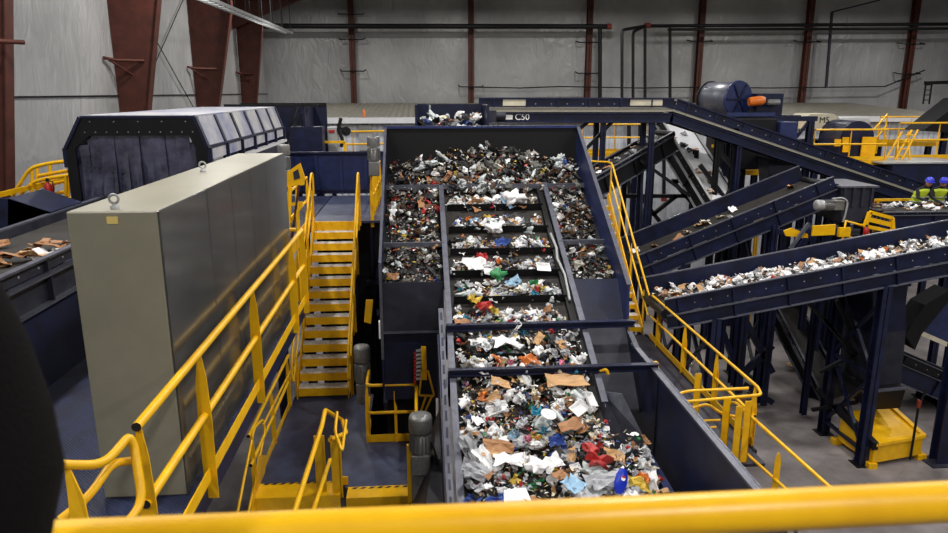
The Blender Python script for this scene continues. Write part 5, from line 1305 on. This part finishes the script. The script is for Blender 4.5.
# blue packet with round emblem
p=ray(621,481,.2); t=MB().lathe([(.03,-.13),(.06,-.1),(.075,-.03),(.07,.06),(.045,.11),(.03,.13)],(0,0,0),(0,0,1),16).build('drink_packet',tm('waste_deepblue',(20,50,190),.3))
t.location=p; t.rotation_euler=(-.5,.35,0); t.scale=(1.1,.5,1.15); tag(t,'deep blue packet with a small red and white round emblem in the pit','packet')
e=MB().lathe([(.026,0),(.026,.004)],(0.005,-.077,.03),(0,-1,0),18).build('emblem','letter'); e.parent=t
e2=MB().prism([(0.005+math.cos(a_)*.024,-.0815,.034+math.sin(a_)*.024) for a_ in [math.pi*k/8 for k in range(9)]],(0,-.002,0)).build('emblem_stripe',tm('waste_red',PAL['red'])); e2.parent=e
# fine uncountable fragments under and between the pieces
def litter(name,lab,n,fpos,cols,s=.05,seed=3):
    r=random.Random(seed); m=MB(); mats=[tm('waste_'+c,PAL[c]) for c in cols]
    for _ in range(n):
        p=fpos(); a=[V((r.gauss(0,1),r.gauss(0,1),r.gauss(0,.6))).normalized()*s*r.uniform(.4,1.3) for _ in range(2)]
        q=V((r.uniform(-.5,.5),r.uniform(-.5,.5),r.uniform(-.5,.5)))*s
        m.add([p,p+a[0],p+a[0]+a[1]+q,p+a[1]],[(0,1,2),(0,2,3)],r.randrange(len(mats)))
    o=m.build(name,mats); tag(o,lab,'litter',None,'stuff')
LC=['white','white','white','grey','grey','cream','cream','brown','red','blue','white','yellow','black','black','black','black','silver','tan','brown','green','dirtygrey','dirtywhite']
LD_GRIME_SHADE=['dirtywhite','dirtygrey','dirtywhite','black','black','black','black','darkbrown','darkbrown','red','white','white','brown','black','grey','grey','yellow','cream']  # fragment colours carry grime and the painted shade of the bays
litter('fine_litter','fine torn fragments of waste strewn over the whole centre belt and pit',5200,lambda:(fA(RT.choice(upper))() if RT.random()<.3 else fB() if RT.random()<.45 else fC())-V((0,0,.0)),LC,.045,1)
litter('fine_litter','fine dark fragments of waste filling the left bay and right bay of the machine',2200,lambda:(fL() if RT.random()<.55 else fR())-V((0,0,.02)),LD_GRIME_SHADE,.045,2)
litter('fine_litter','fine dark fragments of waste in the back heap of the machine',1600,lambda:fT()-V((0,0,.02)),LD_GRIME_SHADE,.05,3)
litter('fine_litter','fine white fragments covering the nearest right hand conveyor belt',1200,lambda:onb(C2A,C2B,1.7,.03,.1)(),['white','white','grey','cream','tan','brown','silver'],.06,4)
#TRASH1
# ------------------------------------------------------------------ camera, light
cam=bpy.data.cameras.new('camera'); co=bpy.data.objects.new('camera',cam); col.objects.link(co)
co.location=(0,0,9); co.rotation_euler=(math.pi/2-TH,0,-PS); cam.sensor_width=36; cam.lens=F/948*36; cam.clip_start=.05; cam.clip_end=200
cam.dof.use_dof=True; cam.dof.focus_distance=11; cam.dof.aperture_fstop=5.6
bpy.context.scene.camera=co
def lamp(x,y,z,e,sx=1.2,sy=1.2,c=(1,.97,.92),aim=None,name='high_bay_lamp',spread=math.pi):
    l=bpy.data.lights.new(name,'AREA'); l.shape='RECTANGLE'; l.size=sx; l.size_y=sy; l.energy=e; l.color=c; l.spread=spread
    o=bpy.data.objects.new(name,l); col.objects.link(o); o.location=(x,y,z)
    if aim: o.rotation_euler=(V(aim)-V((x,y,z))).to_track_quat('-Z','Y').to_euler()
    return o
for x in (-5.5,2.5,10,19,29):
    for y in (-3,6,13,21,30,39):
        lamp(x,y,13.8,300 if y<35 else 200,.5,.5)
w=bpy.data.worlds.new('world'); bpy.context.scene.world=w; w.use_nodes=True
w.node_tree.nodes['Background'].inputs[0].default_value=(.7,.8,1,1); w.node_tree.nodes['Background'].inputs[1].default_value=.0
vs_=bpy.context.scene.view_settings; vs_.view_transform='Standard'; vs_.look='None'; vs_.gamma=1; vs_.exposure=0.45
